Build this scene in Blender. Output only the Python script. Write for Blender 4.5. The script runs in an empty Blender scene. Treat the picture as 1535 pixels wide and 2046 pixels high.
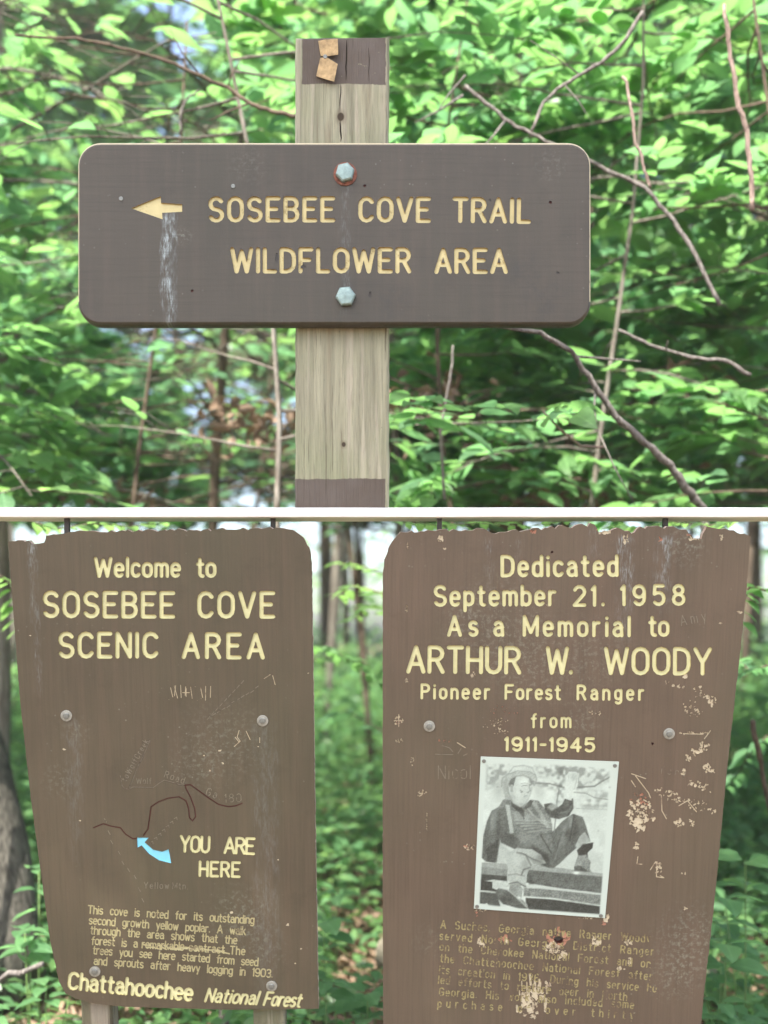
import bpy, math, random
import numpy as np
from mathutils import Vector, Matrix
from mathutils.geometry import delaunay_2d_cdt
random.seed(7); RNG = np.random.default_rng(7)
R = math.radians
SC = bpy.context.scene
COL = SC.collection

# ------------------------------------------------------------------ camera, sky, sun, exposure
F = 2080.0            # focal length in photograph pixels
CX, HY = 767.5, 1280.0   # principal column, horizon row of the photograph
CZ = 1.65             # eye height
cam_d = bpy.data.cameras.new('camera'); cam = bpy.data.objects.new('camera', cam_d); COL.objects.link(cam)
cam_d.sensor_fit = 'HORIZONTAL'; cam_d.sensor_width = 36.0; cam_d.lens = F*36/1535
cam_d.shift_y = (HY-1023)/1535.0
cam_d.clip_start = .05; cam_d.clip_end = 600
cam.location = (0, 0, CZ); cam.rotation_euler = (R(90), 0, 0)
cam_d.dof.use_dof = True; cam_d.dof.focus_distance = 2.62; cam_d.dof.aperture_fstop = 2.0
SC.camera = cam
SUN_EL, SUN_AZ = 58.0, -152.0       # azimuth from +Y, negative towards -X
w = bpy.data.worlds.new('World'); SC.world = w; w.use_nodes = True
nt = w.node_tree
sky = nt.nodes.new('ShaderNodeTexSky'); sky.sky_type = 'NISHITA'; sky.sun_disc = False
sky.sun_elevation = R(SUN_EL); sky.sun_rotation = R(SUN_AZ); sky.dust_density = 3.8; sky.air_density = 1.0; sky.ozone_density = 1.0
bg = nt.nodes['Background']; bg.inputs['Strength'].default_value = .15
nt.links.new(sky.outputs[0], bg.inputs[0])
sd = bpy.data.lights.new('sun', 'SUN'); sd.energy = 5.0; sd.angle = R(.5); sd.color = (1.0, .95, .86)
sun = bpy.data.objects.new('sun', sd); COL.objects.link(sun)
sdir = Vector((math.sin(R(SUN_AZ))*math.cos(R(SUN_EL)), math.cos(R(SUN_AZ))*math.cos(R(SUN_EL)), math.sin(R(SUN_EL))))
sun.rotation_euler = sdir.to_track_quat('Z', 'Y').to_euler(); sun.location = (0, 0, 20)
SC.view_settings.view_transform = 'Standard'; SC.view_settings.look = 'None'
SC.view_settings.exposure = 1.88; SC.view_settings.gamma = 1.0

# ------------------------------------------------------------------ helpers
def P(x, y, D):
    return Vector(((x-CX)/F*D, D, CZ+(HY-y)/F*D))

def tag(o, label=None, cat=None, group=None, kind=None):
    if label: o['label'] = label
    if cat: o['category'] = cat
    if group: o['group'] = group
    if kind: o['kind'] = kind
    return o

def empty(name, loc, label=None, cat=None, group=None):
    o = bpy.data.objects.new(name, None); COL.objects.link(o); o.location = loc; o.empty_display_size = .1
    return tag(o, label, cat, group)

def np_mesh(name, verts, faces, mats=(), midx=None, smooth=False):
    """verts (n,3); faces: list of index lists, or an (m,k) array"""
    me = bpy.data.meshes.new(name)
    if isinstance(faces, np.ndarray):
        verts = np.asarray(verts, dtype=np.float32); m, k = faces.shape
        me.vertices.add(len(verts)); me.vertices.foreach_set('co', verts.ravel())
        me.loops.add(m*k); me.loops.foreach_set('vertex_index', faces.astype(np.int32).ravel())
        me.polygons.add(m); me.polygons.foreach_set('loop_start', np.arange(0, m*k, k, dtype=np.int32))
    else:
        me.from_pydata([tuple(v) for v in verts], [], [list(f) for f in faces])
    for m_ in mats: me.materials.append(m_)
    if midx is not None: me.polygons.foreach_set('material_index', np.asarray(midx, dtype=np.int32))
    if smooth: me.polygons.foreach_set('use_smooth', np.ones(len(me.polygons), dtype=bool))
    me.update(calc_edges=True); me.validate()
    return me

def put(name, me, parent=None, M=None, **kw):
    o = bpy.data.objects.new(name, me); COL.objects.link(o)
    if M is not None: o.matrix_basis = M
    if parent is not None:
        o.parent = parent
        if M is not None: o.matrix_basis = Matrix.Translation(-Vector(parent.location)) @ M
        else: o.location = -Vector(parent.location)
    return tag(o, **kw)

class MB:
    def __init__(s): s.v = []; s.f = []; s.m = []
    def add(s, vs, fs, mi=0):
        b = len(s.v); s.v += [tuple(v) for v in vs]; s.f += [[b+i for i in f] for f in fs]; s.m += [mi]*len(fs)
    def box(s, x0, x1, y0, y1, z0, z1, mi=0, ch=0.0):
        if ch <= 0:
            vs = [(x, y, z) for z in (z0, z1) for y in (y0, y1) for x in (x0, x1)]
            s.add(vs, [(0,2,3,1),(4,5,7,6),(0,1,5,4),(2,6,7,3),(0,4,6,2),(1,3,7,5)], mi)
        else:   # chamfered along z edges
            lo = [(x0+ch,y0),(x1-ch,y0),(x1,y0+ch),(x1,y1-ch),(x1-ch,y1),(x0+ch,y1),(x0,y1-ch),(x0,y0+ch)]
            vs = [(x,y,z0) for x,y in lo]+[(x,y,z1) for x,y in lo]
            s.add(vs, [tuple(range(7,-1,-1)), tuple(range(8,16))]+[(i,(i+1)%8,8+(i+1)%8,8+i) for i in range(8)], mi)
    def tube(s, pts, rad, n=6, mi=0, rough=0.0):
        pts = [Vector(p) for p in pts]; b = len(s.v); N = len(pts)
        for i, p in enumerate(pts):
            t = (pts[min(i+1,N-1)]-pts[max(i-1,0)]); t.normalize()
            a = t.orthogonal() if i == 0 else (pa - t*pa.dot(t))
            a.normalize(); pa = a; c = t.cross(a)
            r = rad[i] if hasattr(rad,'__len__') else rad
            for k in range(n):
                an = 2*math.pi*k/n; rr = r*(1+rough*(random.random()-.5))
                s.v.append(tuple(p+(a*math.cos(an)+c*math.sin(an))*rr))
        for i in range(N-1):
            for k in range(n):
                s.f.append([b+i*n+k, b+i*n+(k+1)%n, b+(i+1)*n+(k+1)%n, b+(i+1)*n+k]); s.m.append(mi)
        s.f.append([b+k for k in range(n-1,-1,-1)]); s.f.append([b+(N-1)*n+k for k in range(n)]); s.m += [mi,mi]
    def mesh(s, name, mats, smooth=False): return np_mesh(name, s.v, s.f, mats, s.m, smooth)

# ------------------------------------------------------------------ materials
class NT:
    def __init__(s, name):
        s.m = bpy.data.materials.new(name); s.m.use_nodes = True; s.t = s.m.node_tree
        s.b = s.t.nodes['Principled BSDF']; s.out = s.t.nodes['Material Output']
    def n(s, typ, **kw):
        nd = s.t.nodes.new('ShaderNode'+typ)
        for k, v in kw.items():
            if hasattr(nd, k) and not k[0].isupper(): setattr(nd, k, v)
        return nd
    def l(s, a, b): s.t.links.new(a, b)
    def setin(s, sock, v):
        if hasattr(v, 'node'): s.l(v, sock)
        elif isinstance(v, (tuple, list)) and len(v) == 3 and sock.type == 'RGBA': sock.default_value = (*v, 1)
        else: sock.default_value = v
    def coord(s, scale=(1,1,1), loc=(0,0,0), kind='Object'):
        tc = s.n('TexCoord'); mp = s.n('Mapping'); s.l(tc.outputs[kind], mp.inputs[0])
        mp.inputs['Scale'].default_value = scale; mp.inputs['Location'].default_value = loc
        return mp.outputs[0]
    def noise(s, scale=5, detail=4, rough=.55, co=None, dist=0.0):
        nd = s.n('TexNoise'); nd.inputs['Scale'].default_value = scale; nd.inputs['Detail'].default_value = detail
        nd.inputs['Roughness'].default_value = rough; nd.inputs['Distortion'].default_value = dist
        s.l(co if co is not None else s.coord(), nd.inputs['Vector']); return nd.outputs['Fac']
    def vor(s, scale, co=None, feature='F1', out='Distance'):
        nd = s.n('TexVoronoi'); nd.feature = feature; nd.inputs['Scale'].default_value = scale
        s.l(co if co is not None else s.coord(), nd.inputs['Vector']); return nd.outputs[out]
    def mr(s, v, a, b, c=0., d=1., smooth=False):
        nd = s.n('MapRange'); nd.clamp = True
        if smooth: nd.interpolation_type = 'SMOOTHSTEP'
        s.setin(nd.inputs[0], v)
        for i, q in enumerate((a,b,c,d)): s.setin(nd.inputs[1+i], q)
        return nd.outputs[0]
    def math(s, op, a, b=0., c=0.):
        nd = s.n('Math'); nd.operation = op
        s.setin(nd.inputs[0], a); s.setin(nd.inputs[1], b); s.setin(nd.inputs[2], c); return nd.outputs[0]
    def mul(s, *a):
        r = a[0]
        for q in a[1:]: r = s.math('MULTIPLY', r, q)
        return r
    def mx(s, *a):
        r = a[0]
        for q in a[1:]: r = s.math('MAXIMUM', r, q)
        return r
    def mix(s, f, a, b):
        nd = s.n('Mix'); nd.data_type = 'RGBA'
        s.setin(nd.inputs[0], f); s.setin(nd.inputs[6], a); s.setin(nd.inputs[7], b); return nd.outputs[2]
    def xyz(s, co=None):
        nd = s.n('SeparateXYZ'); s.l(co if co is not None else s.coord(), nd.inputs[0]); return nd.outputs
    def bump(s, h, strength=.3, dist=.002):
        nd = s.n('Bump'); nd.inputs['Strength'].default_value = strength; nd.inputs['Distance'].default_value = dist
        s.l(h, nd.inputs['Height']); s.l(nd.outputs[0], s.b.inputs['Normal'])
    def fin(s, col=None, rough=.7, spec=.3, metal=0.):
        if col is not None: s.setin(s.b.inputs['Base Color'], col)
        s.setin(s.b.inputs['Roughness'], rough); s.b.inputs['Specular IOR Level'].default_value = spec
        s.setin(s.b.inputs['Metallic'], metal); return s.m
    def boxmask(s, X, Y, x0, x1, y0, y1, e=.004):
        a = s.mr(X, x0-e, x0+e); b = s.mr(X, x1-e, x1+e, 1., 0.); c = s.mr(Y, y0-e, y0+e); d = s.mr(Y, y1-e, y1+e, 1., 0.)
        return s.mul(a, b, c, d)

def mat_simple(name, col, rough=.6, spec=.3, metal=0., var=.15, scale=30):
    t = NT(name); n_ = t.noise(scale, 4)
    c = t.mix(t.mr(n_, .3, .7), tuple(q*(1-var) for q in col), tuple(min(1,q*(1+var)) for q in col))
    t.bump(n_, .15, .001); return t.fin(c, rough, spec, metal)

def mat_leaf(name, c0, c1, trans, tmix=.45, gloss=.35, veins=False):
    t = NT(name)
    g = t.n('NewGeometry'); oi = t.n('ObjectInfo')
    rnd = t.math('FRACT', t.math('ADD', g.outputs['Random Per Island'], oi.outputs['Random']))
    n_ = t.noise(9, 3)
    col = t.mix(rnd, c0, c1); col = t.mix(t.mr(n_, .35, .7, 0, .35), col, tuple(q*.6 for q in c0))
    if veins:    # single leaves: midrib, side veins and small brown blemishes in leaf coordinates
        X, Y, Z = t.xyz(t.coord()); ay = t.math('ABSOLUTE', Y)
        rib = t.mr(ay, .006, .018, 1., 0.); sv = t.math('ABSOLUTE', t.math('SUBTRACT', t.math('FRACT', t.math('MULTIPLY', t.math('SUBTRACT', X, t.math('MULTIPLY', ay, .9)), 9.)), .5))
        vn = t.mx(rib, t.mr(sv, .0, .07, .55, 0.)); col = t.mix(t.mul(vn, .6), col, tuple(min(1, q*1.9+.02) for q in c1))
        col = t.mix(t.mr(t.noise(5, 4, .7, t.coord((1,1,1))), .66, .70, 0, .8), col, (.16, .11, .04))
        t.bump(t.math('SUBTRACT', 1., vn), .3, .004)
    t.fin(col, gloss, .45)
    tr = t.n('BsdfTranslucent'); tc = t.mix(rnd, trans, tuple(q*1.35 for q in trans)); t.l(tc, tr.inputs[0])
    mx = t.n('MixShader'); mx.inputs[0].default_value = tmix
    t.l(t.b.outputs[0], mx.inputs[1]); t.l(tr.outputs[0], mx.inputs[2]); t.l(mx.outputs[0], t.out.inputs[0])
    return t.m

def mat_bark(name, c0, c1, scale=1.0, moss=0.0):
    t = NT(name); co = t.coord((scale*9, scale*9, scale*1.6)); n1 = t.noise(4, 6, .6, co, .4); n2 = t.noise(3, 3)
    c = t.mix(t.mr(n1, .35, .68), c0, c1); c = t.mix(t.mr(n2, .5, .75, 0, .5), c, tuple(q*1.5 for q in c1))
    if moss: c = t.mix(t.mr(t.noise(2.2, 5), .5, .62, 0, moss), c, (.05, .085, .02))
    t.bump(n1, 1.0, .03); return t.fin(c, .9, .15)
# ------------------------------------------------------------------ sign planes and routed lettering
class Plane:
    """a board's front plane: top line at depth Dt and row ytop, leaning towards the viewer by th degrees"""
    def __init__(s, Dt, yref, th):
        s.Dt = Dt; s.T = math.tan(R(th)); s.zt = CZ+(HY-yref)/F*Dt; s.th = R(th)
        s.U = Vector((0, -math.sin(s.th), math.cos(s.th))); s.N = Vector((0, -math.cos(s.th), -math.sin(s.th)))
        s.O = Vector((0, Dt, s.zt)); M = Matrix.Identity(4)
        for i, a in enumerate((Vector((1,0,0)), s.U, s.N)):
            for j in range(3): M[j][i] = a[j]
        s.M = Matrix.Translation(s.O) @ M
    def ab(s, x, y):
        v = (HY-y)/F; t = (s.Dt+(s.zt-CZ)*s.T)/(1+v*s.T)
        p = Vector(((x-CX)/F*t, t, CZ+v*t)) - s.O
        return (p.x, p.dot(s.U))

def A(cx, cy, rx, ry, a0, a1, n=None):
    n = n or max(2, int(abs(a1-a0)/26))
    return [(cx+rx*math.cos(R(a0+(a1-a0)*i/n)), cy+ry*math.sin(R(a0+(a1-a0)*i/n))) for i in range(n+1)]
def ring(cx, cy, rx, ry, up=0): return A(cx, cy+up, rx, ry, 0, 180)+A(cx, cy, rx, ry, 180, 360)+[(cx+rx, cy+up)]
G = {
'A': (.62, [[(0,0),(.31,1)], [(.31,1),(.62,0)], [(.12,.32),(.50,.32)]]),
'B': (.54, [[(0,0),(0,1)], [(0,1),(.30,1)]+A(.30,.765,.21,.235,90,-90)+[(0,.53)], [(.30,.53)]+A(.30,.265,.24,.265,90,-90)+[(0,0)]]),
'C': (.54, [A(.28,.70,.28,.30,28,180)+A(.28,.30,.28,.30,180,332)]),
'D': (.56, [[(0,0),(0,1)], [(0,1),(.22,1)]+A(.22,.66,.34,.34,90,0)+A(.22,.34,.34,.34,0,-90)+[(0,0)]]),
'E': (.50, [[(.50,1),(0,1)], [(0,1),(0,0)], [(0,0),(.50,0)], [(0,.52),(.40,.52)]]),
'F': (.50, [[(.50,1),(0,1)], [(0,1),(0,0)], [(0,.52),(.40,.52)]]),
'G': (.56, [A(.28,.70,.28,.30,28,180)+A(.28,.30,.28,.30,180,360)+[(.56,.46)], [(.56,.46),(.32,.46)]]),
'H': (.54, [[(0,0),(0,1)], [(.54,0),(.54,1)], [(0,.5),(.54,.5)]]),
'I': (.02, [[(.01,0),(.01,1)]]),
'L': (.46, [[(0,1),(0,0)], [(0,0),(.46,0)]]),
'M': (.70, [[(0,0),(0,1)], [(0,1),(.35,.15)], [(.35,.15),(.70,1)], [(.70,1),(.70,0)]]),
'N': (.54, [[(0,0),(0,1)], [(0,1),(.54,0)], [(.54,0),(.54,1)]]),
'O': (.58, [ring(.29,.30,.29,.30,.40)]),
'P': (.52, [[(0,0),(0,1)], [(0,1),(.28,1)]+A(.28,.75,.24,.25,90,-90)+[(0,.5)]]),
'R': (.54, [[(0,0),(0,1)], [(0,1),(.28,1)]+A(.28,.75,.24,.25,90,-90)+[(0,.5)], [(.28,.5),(.54,0)]]),
'S': (.54, [A(.27,.75,.26,.25,28,270)+A(.27,.25,.27,.25,90,-152)[1:]]),
'T': (.54, [[(0,1),(.54,1)], [(.27,1),(.27,0)]]),
'U': (.54, [[(0,1),(0,.28)]+A(.27,.28,.27,.28,180,360)+[(.54,1)]]),
'V': (.60, [[(0,1),(.30,0)], [(.30,0),(.60,1)]]),
'W': (.86, [[(0,1),(.20,0)], [(.20,0),(.43,.9)], [(.43,.9),(.66,0)], [(.66,0),(.86,1)]]),
'Y': (.60, [[(0,1),(.30,.45)], [(.60,1),(.30,.45)], [(.30,.45),(.30,0)]]),
'a': (.42, [A(.20,.48,.19,.22,150,0)+[(.42,0)], [(.42,.42),(.20,.42)]+A(.20,.21,.20,.21,90,270)+[(.42,.08)]]),
'b': (.42, [[(0,1),(0,0)], ring(.21,.21,.21,.21,.26)]),
'c': (.38, [A(.21,.46,.21,.24,35,180)+A(.21,.24,.21,.24,180,325)]),
'd': (.42, [[(.42,1),(.42,0)], ring(.21,.21,.21,.21,.26)]),
'e': (.42, [[(0,.37),(.42,.37)], [(.42,.37)]+A(.21,.46,.21,.24,0,180)+A(.21,.24,.21,.24,180,320)]),
'f': (.32, [A(.30,.80,.16,.20,90,180)+[(.14,0)], [(0,.66),(.30,.66)]]),
'g': (.42, [ring(.21,.24,.21,.21,.24), [(.42,.70),(.42,-.08)]+A(.21,-.08,.21,.20,0,-140)]),
'h': (.42, [[(0,1),(0,0)], [(0,.42)]+A(.21,.46,.21,.24,165,0)+[(.42,0)]]),
'i': (.02, [[(.01,0),(.01,.68)], [(.01,.93),(.01,.95)]]),
'k': (.40, [[(0,1),(0,0)], [(.36,.70),(0,.26)], [(.14,.42),(.40,0)]]),
'l': (.02, [[(.01,0),(.01,1)]]),
'm': (.66, [[(0,.70),(0,0)], [(0,.42)]+A(.165,.50,.165,.20,165,0)+[(.33,0)], [(.33,.42)]+A(.495,.50,.165,.20,165,0)+[(.66,0)]]),
'n': (.42, [[(0,.70),(0,0)], [(0,.42)]+A(.21,.46,.21,.24,165,0)+[(.42,0)]]),
'o': (.44, [ring(.22,.22,.22,.22,.26)]),
'p': (.42, [[(0,.70),(0,-.30)], ring(.21,.24,.21,.22,.22)]),
'r': (.30, [[(0,.70),(0,0)], [(0,.42)]+A(.20,.46,.20,.24,165,70)]),
's': (.38, [A(.19,.53,.18,.17,35,270)+A(.19,.18,.19,.18,90,-150)[1:]]),
't': (.30, [[(.12,.95),(.12,.16)]+A(.26,.16,.14,.16,180,270)+[(.30,0)], [(0,.68),(.28,.68)]]),
'u': (.42, [[(0,.70),(0,.24)]+A(.21,.24,.21,.24,180,360), [(.42,.70),(.42,0)]]),
'v': (.42, [[(0,.70),(.21,0)], [(.21,0),(.42,.70)]]),
'w': (.60, [[(0,.70),(.15,0)], [(.15,0),(.30,.6)], [(.30,.6),(.45,0)], [(.45,0),(.60,.70)]]),
'y': (.42, [[(0,.70),(.22,.02)], [(.42,.70),(.14,-.30)]]),
'0': (.56, [ring(.28,.30,.28,.30,.40)]),
'1': (.14, [[(0,.84),(.12,1)], [(.12,1),(.12,0)]]),
'2': (.56, [A(.28,.72,.27,.28,160,-30)+[(.0,.0)], [(0,0),(.56,0)]]),
'3': (.52, [A(.25,.76,.24,.24,150,-90), A(.25,.26,.26,.26,90,-150)]),
'4': (.58, [[(.42,0),(.42,1)], [(.42,1),(0,.30)], [(0,.30),(.58,.30)]]),
'5': (.54, [[(.50,1),(.06,1)], [(.06,1),(.03,.56)], [(.03,.56)]+A(.26,.32,.28,.32,110,-140)]),
'6': (.54, [A(.27,.66,.27,.34,50,180)+A(.27,.27,.27,.27,180,360)+A(.27,.27,.27,.27,0,180)]),
'8': (.56, [ring(.28,.77,.24,.23), ring(.28,.27,.28,.27)]),
'9': (.56, [ring(.28,.70,.28,.30), A(.28,.36,.28,.36,0,-140), [(.56,.36),(.56,.70)]]),
'.': (.04, [[(.02,.02),(.02,.05)]]), ',': (.04, [[(.03,.06),(-.02,-.10)]]), '-': (.28, [[(0,.48),(.28,.48)]]), "'": (.02, [[(.01,1),(.01,.85)]]),
}

def split_sharp(pts):
    out, cur = [], [pts[0]]
    for i in range(1, len(pts)-1):
        a = (pts[i][0]-pts[i-1][0], pts[i][1]-pts[i-1][1]); b = (pts[i+1][0]-pts[i][0], pts[i+1][1]-pts[i][1])
        la, lb = math.hypot(*a), math.hypot(*b)
        cur.append(pts[i])
        if la > 1e-9 and lb > 1e-9 and (a[0]*b[0]+a[1]*b[1])/(la*lb) < .55: out.append(cur); cur = [pts[i]]
    cur.append(pts[-1]); out.append(cur); return out

def hull(ps):
    ps = sorted(set((round(x, 9), round(y, 9)) for x, y in ps))
    if len(ps) < 3: return ps
    def half(q):
        o = []
        for p in q:
            while len(o) > 1 and (o[-1][0]-o[-2][0])*(p[1]-o[-2][1])-(o[-1][1]-o[-2][1])*(p[0]-o[-2][0]) <= 0: o.pop()
            o.append(p)
        return o
    a = half(ps); b = half(ps[::-1]); return a[:-1]+b[:-1]
def inside(x, y, poly):
    r = False; n = len(poly)
    for i in range(n):
        (x0, y0), (x1, y1) = poly[i], poly[i-1]
        if (y0 > y) != (y1 > y) and x < (x1-x0)*(y-y0)/(y1-y0)+x0: r = not r
    return r

def stroke_polys(pts, hw, capn=3, widths=None):
    """convex pieces of a round-ended stroke"""
    q = [pts[0]]
    for p in pts[1:]:
        if math.hypot(p[0]-q[-1][0], p[1]-q[-1][1]) > hw*.12: q.append(p)
    pts = q
    if len(pts) < 2: return [[(pts[0][0]+hw*math.cos(k*math.pi/4), pts[0][1]+hw*math.sin(k*math.pi/4)) for k in range(8)]]
    polys = []; N = len(pts); L = []; Rr = []
    for i in range(N):
        def d(a, b):
            x, y = b[0]-a[0], b[1]-a[1]; l = math.hypot(x, y); return x/l, y/l
        d0 = d(pts[max(i-1,0)], pts[max(i,1)]); d1 = d(pts[min(i, N-2)], pts[min(i+1, N-1)])
        tx, ty = d0[0]+d1[0], d0[1]+d1[1]; l = math.hypot(tx, ty) or 1; tx /= l; ty /= l
        c = max(.6, tx*d0[0]+ty*d0[1]); h = (widths[i] if widths else hw)/c
        L.append((pts[i][0]-ty*h, pts[i][1]+tx*h)); Rr.append((pts[i][0]+ty*h, pts[i][1]-tx*h))
    for i in range(N-1): polys.append(hull([Rr[i], Rr[i+1], L[i+1], L[i]]))
    if capn:
        for (c, l, r_) in ((pts[0], L[0], Rr[0]), (pts[-1], Rr[-1], L[-1])):
            a0 = math.atan2(l[1]-c[1], l[0]-c[0])
            rad = math.hypot(l[0]-c[0], l[1]-c[1])
            polys.append(hull([l]+[(c[0]+rad*math.cos(a0+math.pi*k/(capn+1)), c[1]+rad*math.sin(a0+math.pi*k/(capn+1))) for k in range(1, capn+1)]+[r_]))
    return [p for p in polys if len(p) > 2]

def text_strokes(s, p0, p1, cap, gw=1.0, slant=0.0, jit=0.0, per=None):
    """strokes in photograph pixels for a word or line between two baseline ends"""
    gw0 = cap*gw; nat = [G[c][0]*gw0 if c != ' ' else .42*gw0*1.6 for c in s]
    L = math.hypot(p1[0]-p0[0], p1[1]-p0[1]); ng = max(1, len(s)-1); gap = (L-sum(nat))/ng
    if len(s) > 1 and gap < .12*cap:
        k = (L-ng*.16*cap)/sum(nat); nat = [q*k for q in nat]; gw0 *= k; gap = .16*cap
    if len(s) == 1: gap = 0
    ux, uy = (p1[0]-p0[0])/L, (p1[1]-p0[1])/L; out = []; x = 0
    for c, wd in zip(s, nat):
        if c != ' ':
            jy = random.uniform(-jit, jit)*cap; k0 = len(out)
            for st in G[c][1]:
                for sub in split_sharp(st):
                    out.append([(p0[0]+ux*(x+gx*gw0+slant*gy*cap)+uy*gy*cap, p0[1]+uy*(x+gx*gw0)-gy*cap*ux+jy) for gx, gy in sub])
            if per is not None: per.append((c, out[k0:]))
        x += wd+gap
    return out

def blob(cx, cy, rx, ry, n=9, irr=.35, ang=0.):
    ps = []
    for k in range(n):
        a = 2*math.pi*k/n; r_ = 1+random.uniform(-irr, irr)
        x, y = rx*r_*math.cos(a), ry*r_*math.sin(a)
        ps.append((cx+x*math.cos(ang)-y*math.sin(ang), cy+x*math.sin(ang)+y*math.cos(ang)))
    return ps

def carve(root, pl, outline, classes, thick, mats, panel_label=None, chamfer=None):
    """outline: list of (a,b) CCW, classes: list of dict(polys, depth, mat, wall, name, label). Later classes win.
    The front is a planar partition; each class is sunk to its depth, with walls."""
    pts = []; faces = []; owner = []
    def addpoly(p):
        ar = sum(p[i][0]*p[(i+1)%len(p)][1]-p[(i+1)%len(p)][0]*p[i][1] for i in range(len(p)))
        if abs(ar) < 1e-9: return False
        if ar < 0: p = p[::-1]
        b = len(pts); pts.extend(Vector(q) for q in p); faces.append(list(range(b, b+len(p)))); return True
    addpoly(outline); owner.append(-1)
    for ci, c in enumerate(classes):
        for p in c['polys']:
            if len(p) > 2 and addpoly(list(p)): owner.append(ci)
    v, e, f, ov, oe, of = delaunay_2d_cdt(pts, [], faces, 1, 1e-6)
    cls = []; keep = []
    for fi, o in enumerate(of):
        if 0 not in o: cls.append(-9); continue
        fc = f[fi]; cx_ = sum(v[i].x for i in fc)/len(fc); cy_ = sum(v[i].y for i in fc)/len(fc)
        if any(owner[k] >= 0 for k in o) or len(o) > 1:
            cls.append(max((owner[k] for k in o if owner[k] < 0 or inside(cx_, cy_, [(pts[i].x, pts[i].y) for i in faces[k]])), default=-1))
        else: cls.append(-1)
    depth = lambda c: 0.0 if c < 0 else classes[c]['depth']
    groups = {}
    for fi, c in enumerate(cls):
        if c > -9: groups.setdefault(c, []).append(fi)
    edge_f = {}
    for fi, fc in enumerate(f):
        if cls[fi] == -9: continue
        for i in range(len(fc)):
            a, b = fc[i], fc[(i+1) % len(fc)]; edge_f.setdefault((min(a,b), max(a,b)), []).append((fi, a, b))
    acc = {}
    def get(c):
        if c not in acc: acc[c] = ({}, [], [], [])
        return acc[c]
    def vid(c, i, z):
        d_, vs, fs, ms = get(c); k = (i, round(z, 5))
        if k not in d_: d_[k] = len(vs); vs.append((v[i].x, v[i].y, z))
        return d_[k]
    for c, fl in groups.items():
        if c >= 0 and classes[c].get('hole'): continue
        z = -depth(c)
        for fi in fl:
            idx = [vid(c, i, z) for i in f[fi]]; get(c)[2].append(idx); get(c)[3].append(0)
    bd = []
    for k, lst in edge_f.items():
        if len(lst) == 1: bd.append((lst[0][1], lst[0][2])); continue
        (f1, a, b), (f2, _, _) = lst[0], lst[1]
        c1, c2 = cls[f1], cls[f2]; z1, z2 = -depth(c1), -depth(c2)
        if abs(z1-z2) < 1e-6: continue
        # wall belongs to the deeper class; deeper side's winding
        if z1 < z2: cd, (p, q), zl, zh = c1, (a, b), z1, z2
        else:
            fi2, a2, b2 = lst[1]; cd, (p, q), zl, zh = c2, (a2, b2), z2, z1
        get(cd)[2].append([vid(cd, p, zl), vid(cd, p, zh), vid(cd, q, zh), vid(cd, q, zl)][::-1]); get(cd)[3].append(1)
    # sides and back on the panel
    d_, vs, fs, ms = get(-1)
    ch = chamfer or 0
    for (a, b) in bd:
        c0 = [vid(-1, a, 0), vid(-1, a, -thick), vid(-1, b, -thick), vid(-1, b, 0)]; fs.append(c0); ms.append(1)
    hole = [c['polys'] for c in classes if c.get('hole')]
    pts2 = [Vector(q) for q in outline]; fc2 = [list(range(len(outline)))]
    for hp in hole:
        for p in hp: b0 = len(pts2); pts2 += [Vector(q) for q in p]; fc2.append(list(range(b0, b0+len(p))))
    v2, e2, f2_, o1, o2, of2 = delaunay_2d_cdt(pts2, [], fc2, 1, 1e-6)
    b0 = len(vs); vs += [(q.x, q.y, -thick) for q in v2]
    for fc, o in zip(f2_, of2):
        if o == [0] or list(o) == [0]: fs.append([b0+i for i in fc][::-1]); ms.append(2)
    out = {}
    for c, (d2, vs2, fs2, ms2) in acc.items():
        if c == -1: nm, ml, lb = 'panel', mats, panel_label
        else:
            q = classes[c]; nm, ml, lb = q['name'], [q['mat'], q.get('wall', q['mat'])], q.get('label')
        me = np_mesh(nm, vs2, fs2, ml, ms2)
        out[c] = put(nm, me, root, pl.M, label=lb, kind=classes[c].get('kind') if c >= 0 else None)
    return out

def T2(pl, strokes, hw, capn=3, jit=0.0, drop=0.0):
    """pixel strokes -> plane polygons, hw in photograph pixels"""
    polys = []
    for st in strokes:
        q = [pl.ab(x+random.uniform(-jit, jit), y+random.uniform(-jit, jit)) for x, y in st]
        k = hw/F*2.7
        for sp in stroke_polys(q, k, capn):
            if random.random() >= drop: polys.append(sp)
    return polys
def PX(pl, poly): return [pl.ab(x, y) for x, y in poly]

def screw_mesh(r, h, mats, washer=0.0, hexa=True):
    b = MB()
    def disc(rad, z0, z1, n, mi, dome=0.0):
        vs = [(rad*math.cos(2*math.pi*k/n), rad*math.sin(2*math.pi*k/n), z0) for k in range(n)]
        r2 = rad*.86
        vs += [(rad*math.cos(2*math.pi*k/n), rad*math.sin(2*math.pi*k/n), z1*.8+z0*.2) for k in range(n)]
        vs += [(r2*math.cos(2*math.pi*k/n), r2*math.sin(2*math.pi*k/n), z1) for k in range(n)]+[(0,0,z1+dome)]
        fs = [(k,(k+1)%n,n+(k+1)%n,n+k) for k in range(n)]+[(n+k,n+(k+1)%n,2*n+(k+1)%n,2*n+k) for k in range(n)]+[(2*n+k,2*n+(k+1)%n,3*n) for k in range(n)]
        b.add(vs, fs, mi)
    z = 0
    if washer: disc(washer, 0, .003, 20, 1); z = .0025
    disc(r, z, z+h, 6 if hexa else 14, 0, h*.12)
    return b.mesh('bolt', mats)
def screw(name, root, pl, x, y, me, spin=0.):
    a, b = pl.ab(x, y)
    return put(name, me, root, pl.M @ Matrix.Translation((a, b, .0004)) @ Matrix.Rotation(spin, 4, 'Z'))
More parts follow.
